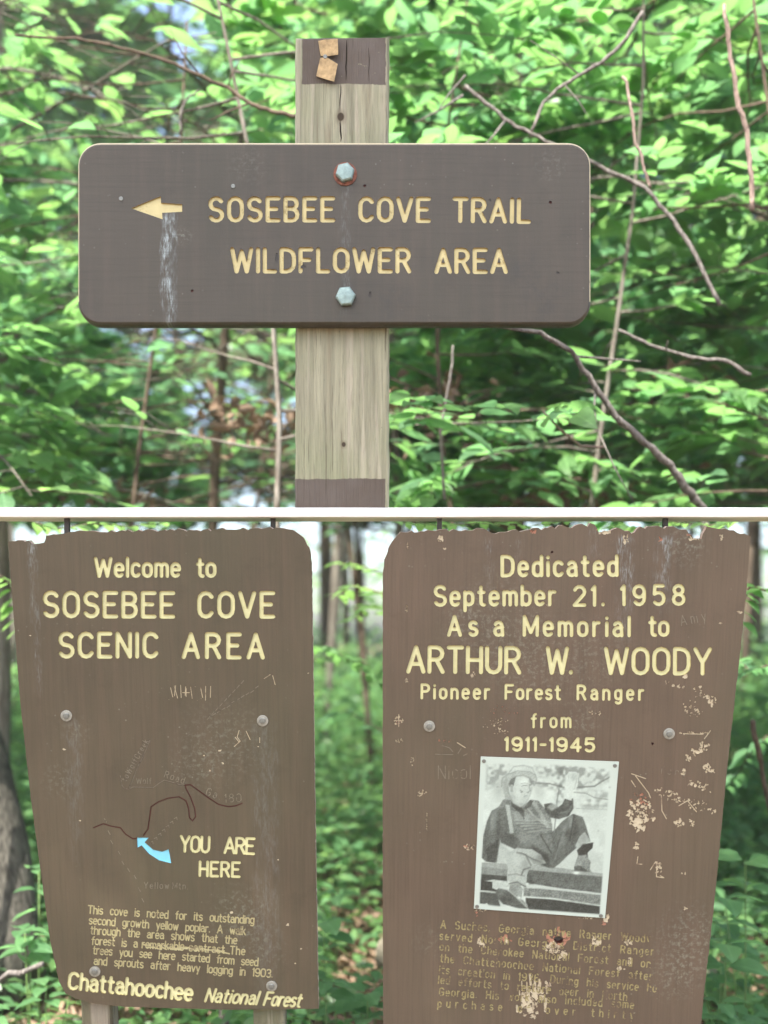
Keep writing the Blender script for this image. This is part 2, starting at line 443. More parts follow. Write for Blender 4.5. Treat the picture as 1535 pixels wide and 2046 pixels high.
# ------------------------------------------------------------------ sign materials
def mat_panel(name, base, red, pl, drips=(), pale=(), green=.15, dark=()):
    """weathered brown sign paint; drips and pale blotches are given in photograph pixels and kept in board metres"""
    t = NT(name); co = t.coord(); X, Y, Z = t.xyz(co)
    st = t.noise(1, 4, .6, t.coord((38, 2.2, 1))); big = t.noise(3.2, 4); fine = t.noise(160, 3, .7)
    lim = lambda k: tuple(q*k for q in base)
    c = t.mix(t.mr(big, .35, .65), lim(.86), lim(1.10))
    c = t.mix(t.mr(st, .45, .72, 0, .5), c, red)
    c = t.mix(t.mr(t.noise(2.1, 3, .5, t.coord((1,.6,1), (3.1,0,0))), .48, .66, 0, green*2.2), c, (base[0]*.82, base[1]*1.06, base[2]*.9))
    c = t.mix(t.mr(fine, .3, .7, 0, .16), c, lim(1.6))
    for (x0, x1, y0, y1, s_, th) in drips:
        a0, b1 = pl.ab(x0, y0); a1, b0 = pl.ab(x1, y1)
        Xj = t.math('ADD', X, t.math('MULTIPLY', t.math('SUBTRACT', t.noise(1, 4, .6, t.coord((20, 16, 1), (a0*9,1,0))), .5), .030))
        m = t.mul(t.boxmask(Xj, Y, a0, a1, b0-.5, b1+.01, .008), t.mr(t.math('ADD', Y, t.math('MULTIPLY', t.noise(1, 2, .5, t.coord((70, 1, 1))), .22)), b0+.02, b0+.22))
        nz = t.noise(1, 5, .7, t.coord((260, 42, 1)))
        wv = t.noise(1, 3, .6, t.coord((60, 22, 1), (5,2,0)))
        c = t.mix(t.mul(m, t.mr(nz, th, th+.2), t.mr(wv, .36, .58), t.mr(t.noise(1, 3, .6, t.coord((30, 9, 1), (2,7,0))), .40, .52, .25, 1.), s_), c, (.36, .43, .44))
    for (x, y, r_, s_) in pale:
        a, b = pl.ab(x, y); rr = r_/F*2.7
        d = t.math('POWER', t.math('ADD', t.math('POWER', t.math('SUBTRACT', X, a), 2.), t.math('POWER', t.math('SUBTRACT', Y, b), 2.)), .5)
        m = t.mr(d, 0., rr, 1., 0., True)
        c = t.mix(t.mul(m, t.mr(t.noise(85, 4, .7), .5, .66), s_), c, (.26, .28, .22))
    for (x, y, r_, s_) in dark:
        a, b = pl.ab(x, y); rr = r_/F*2.7
        d = t.math('POWER', t.math('ADD', t.math('POWER', t.math('SUBTRACT', X, a), 2.), t.math('POWER', t.math('SUBTRACT', Y, b), 2.)), .5)
        m = t.mr(d, 0., rr, 1., 0., True)
        c = t.mix(t.mul(m, t.mr(t.noise(24, 5, .7), .42, .62), s_), c, (.03, .03, .028))
    gr = t.noise(1, 6, .65, t.coord((5, 150, 1) if pl is PU else (150, 4, 1)), .3)
    c = t.mix(t.mr(gr, .50, .70, 0, .38), c, lim(.62)); c = t.mix(t.mr(gr, .42, .30, 0, .25), c, lim(1.45))
    c = t.mix(t.mr(t.noise(7, 6, .72, t.coord((1,1,1),(9,4,2))), .56, .70, 0, .35), c, lim(.6))
    dots = t.vor(46, None); dm = t.mr(dots, .05, .13, 1., 0.)
    c = t.mix(t.mul(dm, t.mr(t.noise(5, 3), .52, .66), .55), c, (.23, .24, .19))
    t.bump(t.math('ADD', t.noise(1, 4, .6, t.coord((240, 18, 1))), fine), .22, .0012)
    return t.fin(c, t.mr(fine, .3, .7, .42, .62), .38)

def mat_letter(name, col, worn, amount):
    t = NT(name); n1 = t.noise(120, 5, .7); n2 = t.noise(22, 4, .6)
    c = t.mix(t.mr(t.noise(60, 3), .35, .7, 0, .5), col, tuple(q*.82 for q in col))
    c = t.mix(t.mr(t.math('ADD', t.math('MULTIPLY', n1, .5), t.math('MULTIPLY', n2, .5)), .66-amount*.34, .74-amount*.34), c, worn)
    t.bump(n1, .4, .001); return t.fin(c, .6, .3)

BRN_U = (.054, .046, .033); BRN_L = (.080, .064, .040); BRN_R = (.096, .071, .048)
PU = Plane(2.56, 285, 0); PLW = Plane(2.60, 1050, 8); 
YEL = mat_letter('yellow_routed_paint', (.56, .49, .25), (.34, .27, .12), .30)
YEL_E = mat_letter('groove_edge_shade', (.34, .25, .09), (.16, .12, .06), .4)  # groove walls: edge shadow put into a darker ochre
YEL2 = mat_letter('pale_yellow_paint', (.62, .61, .34), (.44, .41, .20), .18)
YEL2_E = mat_letter('pale_groove_shade', (.42, .37, .16), (.22, .18, .09), .3)  # wall shadow of the paler letters, also put into the colour
YWORN = mat_letter('worn_yellow_paint', (.44, .40, .22), (.22, .185, .11), .35)
YWORN2 = mat_letter('nearly_gone_yellow', (.32, .28, .13), (.15, .11, .065), .48)
GROOVE = mat_letter('dark_groove', (.07, .02, .015), (.035, .018, .014), .25)
FAINT = mat_letter('faint_groove', (.21, .19, .14), (.07, .055, .04), .42)
CHIP = mat_letter('bare_wood_chip', (.50, .44, .31), (.22, .16, .11), .38)
CHIPR = mat_letter('reddish_chip', (.40, .20, .13), (.16, .08, .06), .4)
BLUE = mat_letter('sky_blue_paint', (.20, .56, .70), (.30, .62, .74), .2)
def mat_ply():
    t = NT('plywood_edge'); X, Y, Z = t.xyz(t.coord((1,1,1)))
    lay = t.math('FRACT', t.math('MULTIPLY', Z, 190.)); n1 = t.noise(60, 5, .7)
    c = t.mix(t.mr(lay, .45, .55), (.55, .44, .38), (.30, .20, .16)); c = t.mix(t.mr(n1, .4, .65), c, (.62, .55, .48))
    t.bump(t.math('ADD', lay, n1), .6, .002); return t.fin(c, .9, .15)
PLY = mat_ply(); BACK = mat_simple('weathered_back', (.12, .10, .085), .85, .2)
GALV = mat_simple('galvanised_steel', (.24, .33, .31), .5, .5, .35, .25, 90)
RUST = mat_simple('rusty_washer', (.20, .085, .06), .85, .2, .1, .45, 140)
DULLM = mat_simple('dull_grey_bolt', (.20, .21, .19), .5, .5, .5, .3, 120)
WASH = mat_simple('grey_washer', (.30, .30, .26), .55, .5, .4, .3, 120)
bolt_big = screw_mesh(.0245, .014, [GALV, RUST], .0)
bolt_washer = screw_mesh(.0235, .014, [GALV, RUST], .029)
bolt_small = screw_mesh(.0080, .004, [DULLM, WASH], .0145, hexa=False)
nail_small = screw_mesh(.0052, .0016, [DULLM, WASH], 0, hexa=False)

# ------------------------------------------------------------------ trail sign (post, routed board, bolts)
def post_mesh(x0, x1, y0, y1, z0, z1, mats, seg=40, ragged=.004):
    """a sawn timber with slightly uneven edges and a worn top"""
    b = MB(); nx = 8
    cols = []
    for i in range(seg+1):
        z = z0+(z1-z0)*i/seg; w_ = [random.uniform(-.0012, .0012) for _ in range(4)]
        lo = [(x0+.005+w_[0], y0), (x1-.005+w_[1], y0), (x1+w_[1], y0+.006), (x1+w_[2], y1-.006), (x1-.006, y1), (x0+.006, y1), (x0+w_[3], y1-.006), (x0+w_[0], y0+.006)]
        cols.append([(x, y, z+(random.uniform(-ragged, ragged) if i == seg else 0)) for x, y in lo])
    vs = [p for c in cols for p in c]; fs = []
    for i in range(seg):
        for k in range(8): fs.append((i*8+k, i*8+(k+1)%8, (i+1)*8+(k+1)%8, (i+1)*8+k))
    b.add(vs, fs, 0); b.add(cols[-1], [tuple(range(8))], 0); b.add(cols[0], [tuple(range(7,-1,-1))], 0)
    return b.mesh('post', mats)

def mat_post(name, patches, pl, tint=(.30,.29,.205), holes=(), green=.5):
    t = NT(name); co = t.coord(); X, Y, Z = t.xyz(co)   # object coords = world offsets; Z up
    g1 = t.noise(1, 6, .62, t.coord((70, 70, 2.4)), .35); g2 = t.noise(1, 3, .5, t.coord((26, 26, 1.1), (4,0,0)), .6); f = t.noise(1, 4, .6, t.coord((300, 300, 14)))
    c = t.mix(t.mr(g1, .3, .7), tuple(q*.66 for q in tint), tuple(q*1.28 for q in tint))
    c = t.mix(t.mr(g2, .52, .58, 0, .4), c, (.46, .41, .33))
    c = t.mix(t.mr(g2, .36, .30, 0, .5), c, (.17, .13, .085))
    c = t.mix(t.mr(t.noise(5, 4), .42, .7, 0, green), c, (.24, .27, .15))
    c = t.mix(t.mr(f, .55, .72, 0, .45), c, (.13, .11, .08))
    sp = t.noise(70, 5, .75); c = t.mix(t.mul(t.mr(sp, .66, .70), t.mr(t.noise(6, 2, .5, t.coord((1,1,1),(7,0,1))), .5, .62)), c, (.05, .05, .045))
    for (x0, x1, y0, y1, e, peel) in patches:
        a0, b1 = pl.ab(x0, y0); a1, b0 = pl.ab(x1, y1)
        jz = t.math('MULTIPLY', t.math('SUBTRACT', t.noise(14, 5, .7), .5), e)
        jx = t.math('MULTIPLY', t.math('SUBTRACT', t.noise(40, 5, .7, t.coord((1,1,.6),(3,3,3))), .5), e*.7)
        m = t.boxmask(t.math('ADD', X, jx), t.math('ADD', Z, jz), a0, a1, b0+pl.zt, b1+pl.zt, .0012)
        m = t.mul(m, t.mr(t.noise(34, 5, .7), peel, peel+.03, 1., 0.))
        c = t.mix(m, c, t.mix(t.mr(t.noise(9, 4), .35, .7), (.105, .085, .068), (.135, .115, .10)))
    for (x, y, r_) in holes:
        a, b = pl.ab(x, y); b += pl.zt; rr = r_/F*2.6
        d = t.math('POWER', t.math('ADD', t.math('POWER', t.math('SUBTRACT', X, a), 2.), t.math('POWER', t.math('MULTIPLY', t.math('SUBTRACT', Z, b), .8), 2.)), .5)
        c = t.mix(t.mr(d, rr*.8, rr*1.1, 1, 0), c, (.012, .01, .008)); c = t.mix(t.mr(d, rr, rr*2.2, .45, 0.), c, (.12, .09, .06))
    c = t.mix(t.mr(t.noise(1, 5, .7, t.coord((120, 120, 3.2), (8,8,8)), .2), .60, .66, 0, .7), c, (.07, .06, .045)); t.bump(t.math('ADD', g1, t.math('MULTIPLY', f, .6)), .9, .006); return t.fin(c, .85, .2)

RAIL_Y0, RAIL_Y1 = 2.60, 2.70
rail_top = CZ+(HY-1014)/F*RAIL_Y0; rail_bot = CZ+(HY-1033)/F*RAIL_Y0
ts = empty('trail_sign', (PU.ab(683,1013)[0], 2.65, rail_top), 'brown routed trail name board with a yellow arrow, bolted to an upright post', 'sign')
POSTP = Plane(2.601, 285, 0)
pm = mat_post('weathered_post_wood', [(604, 771, 70, 168, .016, .66), (585, 770, 957, 1100, .014, .74)], POSTP, holes=[(681, 233, 7), (687, 888, 4)])
a0, _ = POSTP.ab(590, 500); a1, _ = POSTP.ab(778, 500); zt = POSTP.zt+POSTP.ab(0, 77)[1]
put('post', post_mesh(a0, a1, 2.601, 2.695, rail_top, zt, [pm]), ts, Matrix.Identity(4), label='weathered square post with peeling brown paint at its top and foot')
b = MB()   # drying checks in the post face: thin dark splits, recessed wedges of real depth are too fine, so slivers of shadow gap
for xs, y0_, y1_, w0 in ((692, 80, 160, 1.3), (681, 240, 283, 1.4), (680, 168, 226, .9), (737, 95, 166, .6)):
    p = [POSTP.ab(xs+random.uniform(-1.2,1.2), y0_+(y1_-y0_)*i/6) for i in range(7)]
    wv = [w0*s/F*2.6 for s in (.3,.8,1,1,1,.7,.2)]
    vs = []
    for (x, y), ww in zip(p, wv): vs += [(x-ww, 2.6004, y+POSTP.zt), (x+ww, 2.6004, y+POSTP.zt)]
    b.add(vs, [(2*i, 2*i+2, 2*i+3, 2*i+1) for i in range(6)])
put('split', b.mesh('split', [mat_simple('check_shadow_wood', (.02,.016,.012), .95, .05)]), ts, Matrix.Identity(4), kind='stuff')

def round_rect(x0, x1, y0, y1, r, n=7):
    o = []
    for cx, cy, a in ((x1-r, y0+r, 0), (x0+r, y0+r, 90), (x0+r, y1-r, 180), (x1-r, y1-r, 270)):
        o += [(cx+r*math.cos(R(a+90*k/n)), cy-r*math.sin(R(a+90*k/n))) for k in range(n+1)]
    return o
mU = mat_panel('brown_sign_paint', BRN_U, (.078, .060, .044), PU, drips=[(325, 350, 424, 640, 1.0, .40), (684, 700, 372, 640, .30, .45)], pale=[(500,330,60,.15),(365,470,25,.5),(1100,330,50,.2)], green=.1, dark=[(780,600,60,.55),(1050,545,60,.5),(1090,600,70,.45),(560,540,26,.3)])
arrow = [[(262,416),(321,392),(325,438)], [(321,405),(364,408),(364,423),(323,425)]]
def TX(pl, words, hw, cap, **kw):
    o = []; kd = kw.pop('drop', 0.0)
    for wd, p0, p1 in words: o += T2(pl, text_strokes(wd, p0, p1, cap, **kw), hw, drop=kd)
    return o
lines = [
 ('SOSEBEE COVE TRAIL', [('SOSEBEE',(420,440),(666,440)), ('COVE',(720,440),(857,441)), ('TRAIL',(908,441),(1057,443))]),
 ('WILDFLOWER AREA', [('WILDFLOWER',(464,542),(818,542)), ('AREA',(872,543),(1011,543))])]
cl = [dict(polys=[PX(PU,p) for p in arrow], depth=.004, mat=YEL, wall=YEL_E, name='arrow', label='yellow arrow pointing left')]
def letters(pl, words, hw, cap, mat, wall, depth, **kw):
    for wd, p0, p1 in words:
        per = []; text_strokes(wd, p0, p1, cap, per=per, **kw)
        for ch_, st in per: cl.append(dict(polys=T2(pl, st, hw), depth=depth, mat=mat, wall=wall, name='letter'))
for nm, ws in lines: letters(PU, ws, 4.1, 44, YEL, YEL_E, .0045)
dots = [(242,397),(466,372),(729,371),(1100,404),(384,581)]
cl.append(dict(polys=[PX(PU, blob(x,y,3.2,3.2,7,.1)) for x,y in dots], depth=.0035, mat=GROOVE, name='screw_hole', kind='stuff'))
cl.append(dict(polys=[PX(PU, blob(*q)) for q in ((607,533,6,4),(553,515,3,8),(740,590,3,7),(1115,545,4,3),(980,400,2,3))], depth=.0016, mat=mat_simple('dark_scuff',(.05,.045,.04)), name='scuff', kind='stuff'))
out = [PU.ab(x, y) for x, y in round_rect(160, 1176, 291, 643, 40)]
carve(ts, PU, out, cl, .030, [mU, mU, mU], 'brown routed board with rounded corners')
# rounded worn rim of the board, its lit upper edge painted pale: a bevel ring around the planar front
WORN_LIT = mat_letter('worn_lit_rim_wood', (.47, .40, .26), (.20, .17, .12), .28)
def rim(root, pl, x0, x1, y0, y1, r, wpx, thick, mat):
    n = 10; rings = []
    for off, z in ((0, 0), (.30, -.0012), (.62, -.0042), (.88, -.0095), (1.0, -.016), (1.0, -thick)):
        rr = round_rect(x0-wpx*off, x1+wpx*off, y0-wpx*off*1.55, y1+wpx*off*.7, r+wpx*off, n)
        rings.append([(*pl.ab(x, y), z) for x, y in rr])
    N = len(rings[0]); vs = [p for q in rings for p in q]; fs = []; ms = []
    for i in range(len(rings)-1):
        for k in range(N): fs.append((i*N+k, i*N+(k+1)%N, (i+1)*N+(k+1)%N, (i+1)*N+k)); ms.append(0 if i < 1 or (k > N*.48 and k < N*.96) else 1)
    fs.append(tuple((len(rings)-1)*N+k for k in range(N))); ms.append(0)
    me = np_mesh('rim', vs, fs, mat, ms, True); return put('rim', me, root, pl.M)
rim(ts, PU, 160, 1176, 291, 643, 40, 6.5, .034, [mU, WORN_LIT])
screw('bolt', ts, PU, 690, 348, bolt_washer, .25); screw('bolt', ts, PU, 691, 594, bolt_big, .1)
for x, y in dots[:2]: screw('screw', ts, PU, x, y, nail_small)

# folded tag pinned at the post's top
TAG = mat_simple('faded_tan_tape', (.36, .25, .12), .6, .3, 0, .4, 60)
tg = empty('pinned_tag', P(655, 118, 2.6), 'folded tan plastic tag pinned at the top of the post', 'tag')
def flap(name, pts):
    vs = [(x-CX)/F*2.6 for x, y, d in pts]
    v3 = [P(x, y, 2.600-d) for x, y, d in pts]; n_ = len(v3)
    v4 = [p+Vector((0, -.0012, 0)) for p in v3]
    fs = [tuple(range(n_))[::-1], tuple(range(n_, 2*n_))]+[(i, (i+1)%n_, n_+(i+1)%n_, n_+i) for i in range(n_)]
    put(name, np_mesh(name, v4+v3, fs, [TAG]), tg, Matrix.Identity(4))
flap('flap', [(636,82,.001),(650,79,.002),(651,112,.003),(641,112,.003)])
flap('flap', [(650,79,.002),(675,78,.012),(676,109,.016),(651,113,.003)])
flap('flap', [(640,116,.003),(652,114,.003),(650,158,.010),(632,152,.006)])
flap('flap', [(652,114,.003),(675,128,.014),(668,163,.018),(650,158,.010)])
put('pin', nail_small, tg, Matrix.Translation(P(650,113,2.5955)) @ Matrix.Rotation(R(90),4,'X'))

# ------------------------------------------------------------------ timber rail under the trail sign
WHT = NT('white_rail_paint'); n_ = WHT.noise(1, 5, .65, WHT.coord((3, 60, 60)))
c_ = WHT.mix(WHT.mr(n_, .62, .74), (.80, .80, .78), (.55, .52, .46)); WHT.bump(n_, .25, .001); WHT = WHT.fin(c_, .5, .35)
bm_ = MB(); xa, xb = -1.15, 1.15
sg = 30
for_ = [[(xa+(xb-xa)*i/sg, y, z+random.uniform(-.0005,.0005)) for (y, z) in ((RAIL_Y0, rail_bot+.002),(RAIL_Y0+.002, rail_bot),(RAIL_Y1, rail_bot),(RAIL_Y1, rail_top),(RAIL_Y0+.002, rail_top),(RAIL_Y0, rail_top-.002))] for i in range(sg+1)]
vs = [p for q in for_ for p in q]; fs = [(i*6+k, i*6+(k+1)%6, (i+1)*6+(k+1)%6, (i+1)*6+k) for i in range(sg) for k in range(6)]+[tuple(range(5,-1,-1)), tuple(sg*6+k for k in range(6))]
bm_.add(vs, fs); rail = put('cross_rail', bm_.mesh('cross_rail', [WHT]), None)
b = MB()
for xb_ in (-.80, -.28, .14, .71): b.box(xb_-.006, xb_+.006, 2.622, 2.634, rail_bot-.16, rail_bot-.0005)
put('bracket', b.mesh('bracket', [mat_simple('dark_iron', (.05,.045,.04), .6, .4, .6)]), rail, Matrix.Identity(4), kind='stuff')
tag(rail, 'long thin white rail running across above the two large brown signs', 'rail')

# ------------------------------------------------------------------ the two large boards
def jag(pts, step, amp, seed):
    rr = random.Random(seed); o = []
    for i in range(len(pts)-1):
        (x0, y0), (x1, y1) = pts[i][:2], pts[i+1][:2]; a = pts[i][2] if len(pts[i]) > 2 else amp
        L = math.hypot(x1-x0, y1-y0); n = max(1, int(L/step)) if a > 0 else 1
        for k in range(n):
            f = (k+rr.uniform(-.3,.3)*(k > 0))/n; nx, ny = -(y1-y0)/L, (x1-x0)/L; e = rr.uniform(-a, a) if k else 0
            o.append((x0+(x1-x0)*f+nx*e, y0+(y1-y0)*f+ny*e))
    o.append(pts[-1][:2]); return o
# --- left board
LB = jag([(16,1082,1.8),(58,1080,3),(64,1087,3),(88,1084,2.5),(92,1070,1.5),(150,1062,2.6),(320,1060,3.4),(480,1057,3.0),(560,1055,1.0),(585,1059,1.2),(606,1074,1.2),(618,1095,1.0),(623,1125,.6),(627,1400,.6),(632,1750,.6),(637,2016,0),(460,2018,0),(250,2012,0),(190,2006,0),(152,1996,0),(131,1985,0),(118,1962,.5),(100,1880,.5),(62,1600,.5),(40,1400,.5),(28,1240,.5),(16,1082)], 7, 2, 3)
wl = empty('welcome_sign', (-.45, 2.9, 0), 'brown welcome board with a routed map and pale yellow words, left of the gap', 'sign')
mL = mat_panel('left_board_paint', BRN_L, (.105, .076, .050), PLW, drips=[(58,80,1085,1330,.75,.42),(130,170,1440,1700,.12,.40),(505,560,1450,1980,.12,.40)], pale=[(450,1480,130,.30),(390,1530,80,.25),(480,1830,90,.45),(150,1460,50,.2),(520,1900,80,.3),(120,1560,60,.25)])
cl = []
def line(pl, words, hw, cap, mat, wall, depth, label, name='lettering', **kw):
    if cap >= 20: return letters(pl, words, hw, cap, mat, wall, depth, **kw)
    cl.append(dict(polys=TX(pl, words, hw, cap, **kw), depth=depth, mat=mat, wall=wall, name=name, label=label, kind='stuff'))
W = PLW
# the routed map
mapA = [(187,1654),(207,1646),(222,1651),(241,1654),(251,1667),(266,1676),(276,1675)]
mapB = [(287,1669),(296,1657),(299,1634),(302,1612),(317,1602),(336,1595),(358,1592),(372,1600),(377,1615),(379,1634),(385,1640),(391,1632),(389,1615),(381,1593),(372,1576),(370,1569),(381,1568),(396,1579),(415,1593),(438,1608),(457,1612),(472,1610),(484,1605)]
mapC = [(299,1480),(287,1510),(275,1532),(264,1562),(258,1575)]; mapD = [(240,1550),(244,1570),(249,1576),(256,1577),(266,1573),(306,1574),(317,1566),(328,1559),(343,1563),(358,1568),(370,1568)]
cl.append(dict(polys=T2(W,[mapC,mapD],.9), depth=.0015, mat=FAINT, wall=GROOVE, name='map_line', kind='stuff', label='faint routed creek line'))
faint = []
for s_, p0, p1, cp, gw in (('toWolfCreek',(252,1562),(297,1482),11,.9), ('Wolf',(273,1566),(302,1566),11,1), ('Road',(328,1553),(366,1566),13,1), ('Ga.',(411,1588),(438,1598),15,1), ('180',(450,1603),(482,1602),16,1), ('Yellow',(288,1775),(337,1776),12,1), ('Mtn.',(345,1776),(375,1777),12,1)):
    faint += text_strokes(s_, p0, p1, cp, gw)
for i in range(9):
    x, y = 205+i*10+random.uniform(-4,4), 1640+i*19+random.uniform(-5,5); faint.append([(x,y),(x+4,y+7)])
for i in range(7): x, y = 300+i*8, 1684-i*8; faint.append([(x,y),(x+5,y-3),(x+6,y+2)])
for i in range(9): x, y = 468-i*6, 1478-i*4; 
for i in range(10): x, y = 425+i*9.5, 1430-i*6+random.uniform(-3,3); faint.append([(x,y),(x+6,y-4)])
for i in range(9): x, y = 414+i*8.5, 1438-i*9; faint.append([(x,y),(x+5,y-6)])
cl.append(dict(polys=T2(W, faint, .75), depth=.001, mat=FAINT, wall=FAINT, name='scratch', kind='stuff', label='faint map words and scratches'))
sc = []
for i in range(9): x = 341+i*10; sc.append([(x,1372+random.uniform(-3,3)),(x+random.uniform(-6,8),1395+random.uniform(-5,5))])
sc += [[(338,1398),(348,1370),(355,1395)],[(372,1376),(372,1392)],[(365,1384),(379,1384)],[(390,1372),(402,1372),(402,1396)],
       [(478,1459),(474,1473),(480,1481),(468,1492)],[(492,1461),(500,1478)],[(519,1474),(519,1484)],[(470,1473),(478,1483)],[(540,1348),(528,1356)],[(545,1350),(550,1368)]]
cl.append(dict(polys=T2(W, sc, .7, drop=.25), depth=.0012, mat=CHIP, wall=CHIP, name='scratch', kind='stuff', label='carved graffiti scratches'))
cl.append(dict(polys=T2(W,[mapA,mapB],1.35), depth=.002, mat=GROOVE, wall=GROOVE, name='map_line', kind='stuff', label='dark routed road line'))
cl.append(dict(polys=[PX(W, blob(x,y,r_,r_*.7,7,.5)) for x,y,r_ in ((128,1498,3),(616,1345,1.5),(556,1718,2),(575,1848,3),(602,1896,2.5),(590,1925,2),(462,1823,3),(160,1640,2),(440,1500,3),(446,1525,2.5),(420,1540,2.5),(408,1510,2),(399,1700,2),(516,1492,1.6),(60,1270,2))], depth=.001, mat=CHIP, name='paint_chip', kind='stuff'))
line(W,[('Welcome',(191,1151),(358,1151)),('to',(395,1151),(429,1151))], 3.6, 35, YEL2, YEL2_E, .004, 'routed words Welcome to')
line(W,[('SOSEBEE',(89,1231),(346,1232)),('COVE',(398,1232),(546,1232))], 4.2, 47, YEL2, YEL2_E, .0045, 'routed words SOSEBEE COVE')
line(W,[('SCENIC',(120,1312),(313,1312)),('AREA',(367,1313),(525,1314))], 4.2, 46, YEL2, YEL2_E, .0045, 'routed words SCENIC AREA')
line(W,[('YOU',(361,1701),(417,1703)),('ARE',(449,1704),(507,1706))], 2.9, 30, YEL2, YEL2_E, .003, 'routed words YOU ARE')
line(W,[('HERE',(399,1750),(478,1752))], 2.9, 28, YEL2, YEL2_E, .003, 'routed word HERE')
para = [([('This cove is noted for its outstanding',(176,1825),(507,1846))]),
 ([('second growth yellow poplar. A walk',(178,1846),(490,1868))]), ([('through the area shows that the',(181,1866),(473,1886))]),
 ([('forest is a',(183,1887),(274,1893)),('remarkable',(284,1894),(367,1899)),('contrast.',(378,1900),(452,1905)),('The',(460,1906),(489,1908))]),
 ([('trees you see here started from seed',(186,1906),(515,1930))]), ([('and sprouts after heavy logging in 1903.',(188,1927),(544,1953))])]
for k, ws in enumerate(para): line(W, ws, 1.35, 15.5, YWORN, YWORN, .0016, 'worn small routed text, line %d' % (k+1), jit=.02)
scr = []
for k in range(16): x = 285+k*10.5; scr.append([(x, 1889+k*.7+random.uniform(-3,3)), (x+16, 1892+k*.7+random.uniform(-3,4))])
cl.append(dict(polys=T2(W, scr, 1.5, drop=.15), depth=.0012, mat=YWORN, name='scratch', kind='stuff', label='words scratched out in the fourth line'))
line(W,[('Chattahoochee',(137,1975),(382,1999))], 3.6, 31, YEL2, YEL2_E, .0035, 'routed word Chattahoochee')
line(W,[('National',(410,2001),(512,2007)),('Forest',(527,2008),(598,2012))], 2.7, 25, YEL2, YEL2_E, .003, 'slanted routed words National Forest', slant=.28)
cl.append(dict(polys=[PX(W,p) for p in ([(274,1674),(297,1674),(289,1683),(283,1689),(275,1694)], [(283,1689),(289,1683),(306,1698),(298,1706)], [(298,1706),(306,1698),(324,1702),(318,1719)], [(318,1719),(324,1702),(337,1697),(342,1725)])], depth=.002, mat=BLUE, name='arrow', label='sky-blue curved arrow'))
carve(wl, W, [W.ab(x,y) for x,y in LB][::-1], cl, .019, [mL, PLY, BACK], 'brown painted plywood board with a crumbling top edge')
for x, y in ((133,1430),(525,1440),(190,1941),(543,1970)): screw('bolt', wl, W, x, y, bolt_small)
UPW = mat_post('upright_timber', [], POSTP, tint=(.12,.105,.07), green=.4)
def upright(root, X0, wd=.085):
    # leans with the board, from below the ground to the rail
    n = 14; t_bot = -(W.zt+.15)/math.cos(W.th); t_top = -.03
    me = post_mesh(X0-wd/2, X0+wd/2, .0, .07, t_bot, t_top, [UPW], 24, 0.0)
    M = Matrix.Translation(W.O - W.N*.0195) @ Matrix([[1,0,0,0],[0,-W.N.y,W.U.y,0],[0,-W.N.z,W.U.z,0],[0,0,0,1]])
    return put('post', me, root, M)
upright(wl, W.ab(175,1700)[0]); upright(wl, W.ab(530,1700)[0])
# --- right board
RB = jag([(800,1063,2.2),(870,1061,3.4),(960,1056,3.6),(985,1066,3),(1060,1058,3.8),(1130,1052,4),(1188,1048,4.2),(1196,1063,3),(1240,1056,4),(1262,1066,3),(1280,1052,4.5),(1340,1052,3.5),(1372,1058,3),(1386,1076,4),(1402,1076,3),(1412,1052,3.5),(1450,1056,3),(1488,1066,2),(1500,1072,.5),(1497,1120,.8),(1480,1300,.6),(1455,1520,.6),(1428,1800,.6),(1404,2015,.6),(1396,2120,0),(766,2120,0),(765,1800,.5),(765,1500,.5),(765,1150,.7),(768,1118,1.0),(780,1088,1.4),(800,1063)], 7, 2, 5)
ms_ = empty('memorial_sign', (.45, 2.9, 0), 'brown memorial board carrying a pinned black and white photograph, right of the gap', 'sign')
mR = mat_panel('right_board_paint', BRN_R, (.130, .090, .062), W, drips=[(1235,1262,1080,1230,.7,.46),(1310,1340,1082,1165,.8,.44),(970,982,1085,1180,.4,.48),(1033,1043,1082,1130,.4,.48),(1178,1195,1062,1120,.45,.48)], pale=[(1000,1250,160,.35),(1060,1340,120,.3),(1370,1090,60,.5),(1180,1310,120,.3),(1380,1880,110,.5),(1350,1950,80,.45),(1160,1440,60,.4),(930,1230,60,.35),(860,1880,60,.2)], green=.18)
cl = []
sh = T2(W, text_strokes('Amy', (1362,1250),(1412,1240), 20, .9), .7)
cl.append(dict(polys=sh+T2(W, [[(876,1500),(884,1490),(898,1494),(905,1502)],[(915,1506),(922,1495),(934,1506),(926,1510),(916,1506)],[(870,1507),(905,1508)]]+text_strokes('Nicol',(876,1556),(940,1556),26)+text_strokes('Tony',(1318,1545),(1370,1551),14), .7, drop=.3), depth=.0008, mat=FAINT, wall=FAINT, name='scratch', kind='stuff', label='carved initials scratched into the paint'))
rr = random.Random(11); chips = []; redc = []
def scatter(cx, cy, rx, ry, n, s0, s1, lst, ang=0.):
    for _ in range(int(n*2.1)):
        a = rr.uniform(0, 6.28); q = rr.random()**.6; x, y = rx*q*math.cos(a), ry*q*math.sin(a)
        s_ = rr.uniform(s0, s1)
        lst.append(PX(W, blob(cx+x*math.cos(ang)-y*math.sin(ang), cy+x*math.sin(ang)+y*math.cos(ang), s_, s_*rr.uniform(.35,.9), 7, .55, rr.uniform(0,3.1))))
scatter(1280,1628,28,32,46,1.0,4.2,chips); scatter(1278,1642,10,10,8,3,6,chips); scatter(1280,1600,20,18,10,1,3,redc)
scatter(1340,1590,34,10,16,1,3,chips,.4); scatter(1398,1610,34,12,14,1,3.2,chips,.35); scatter(1358,1644,9,8,10,1.5,3.5,chips); scatter(1382,1644,7,7,6,1,3,chips)
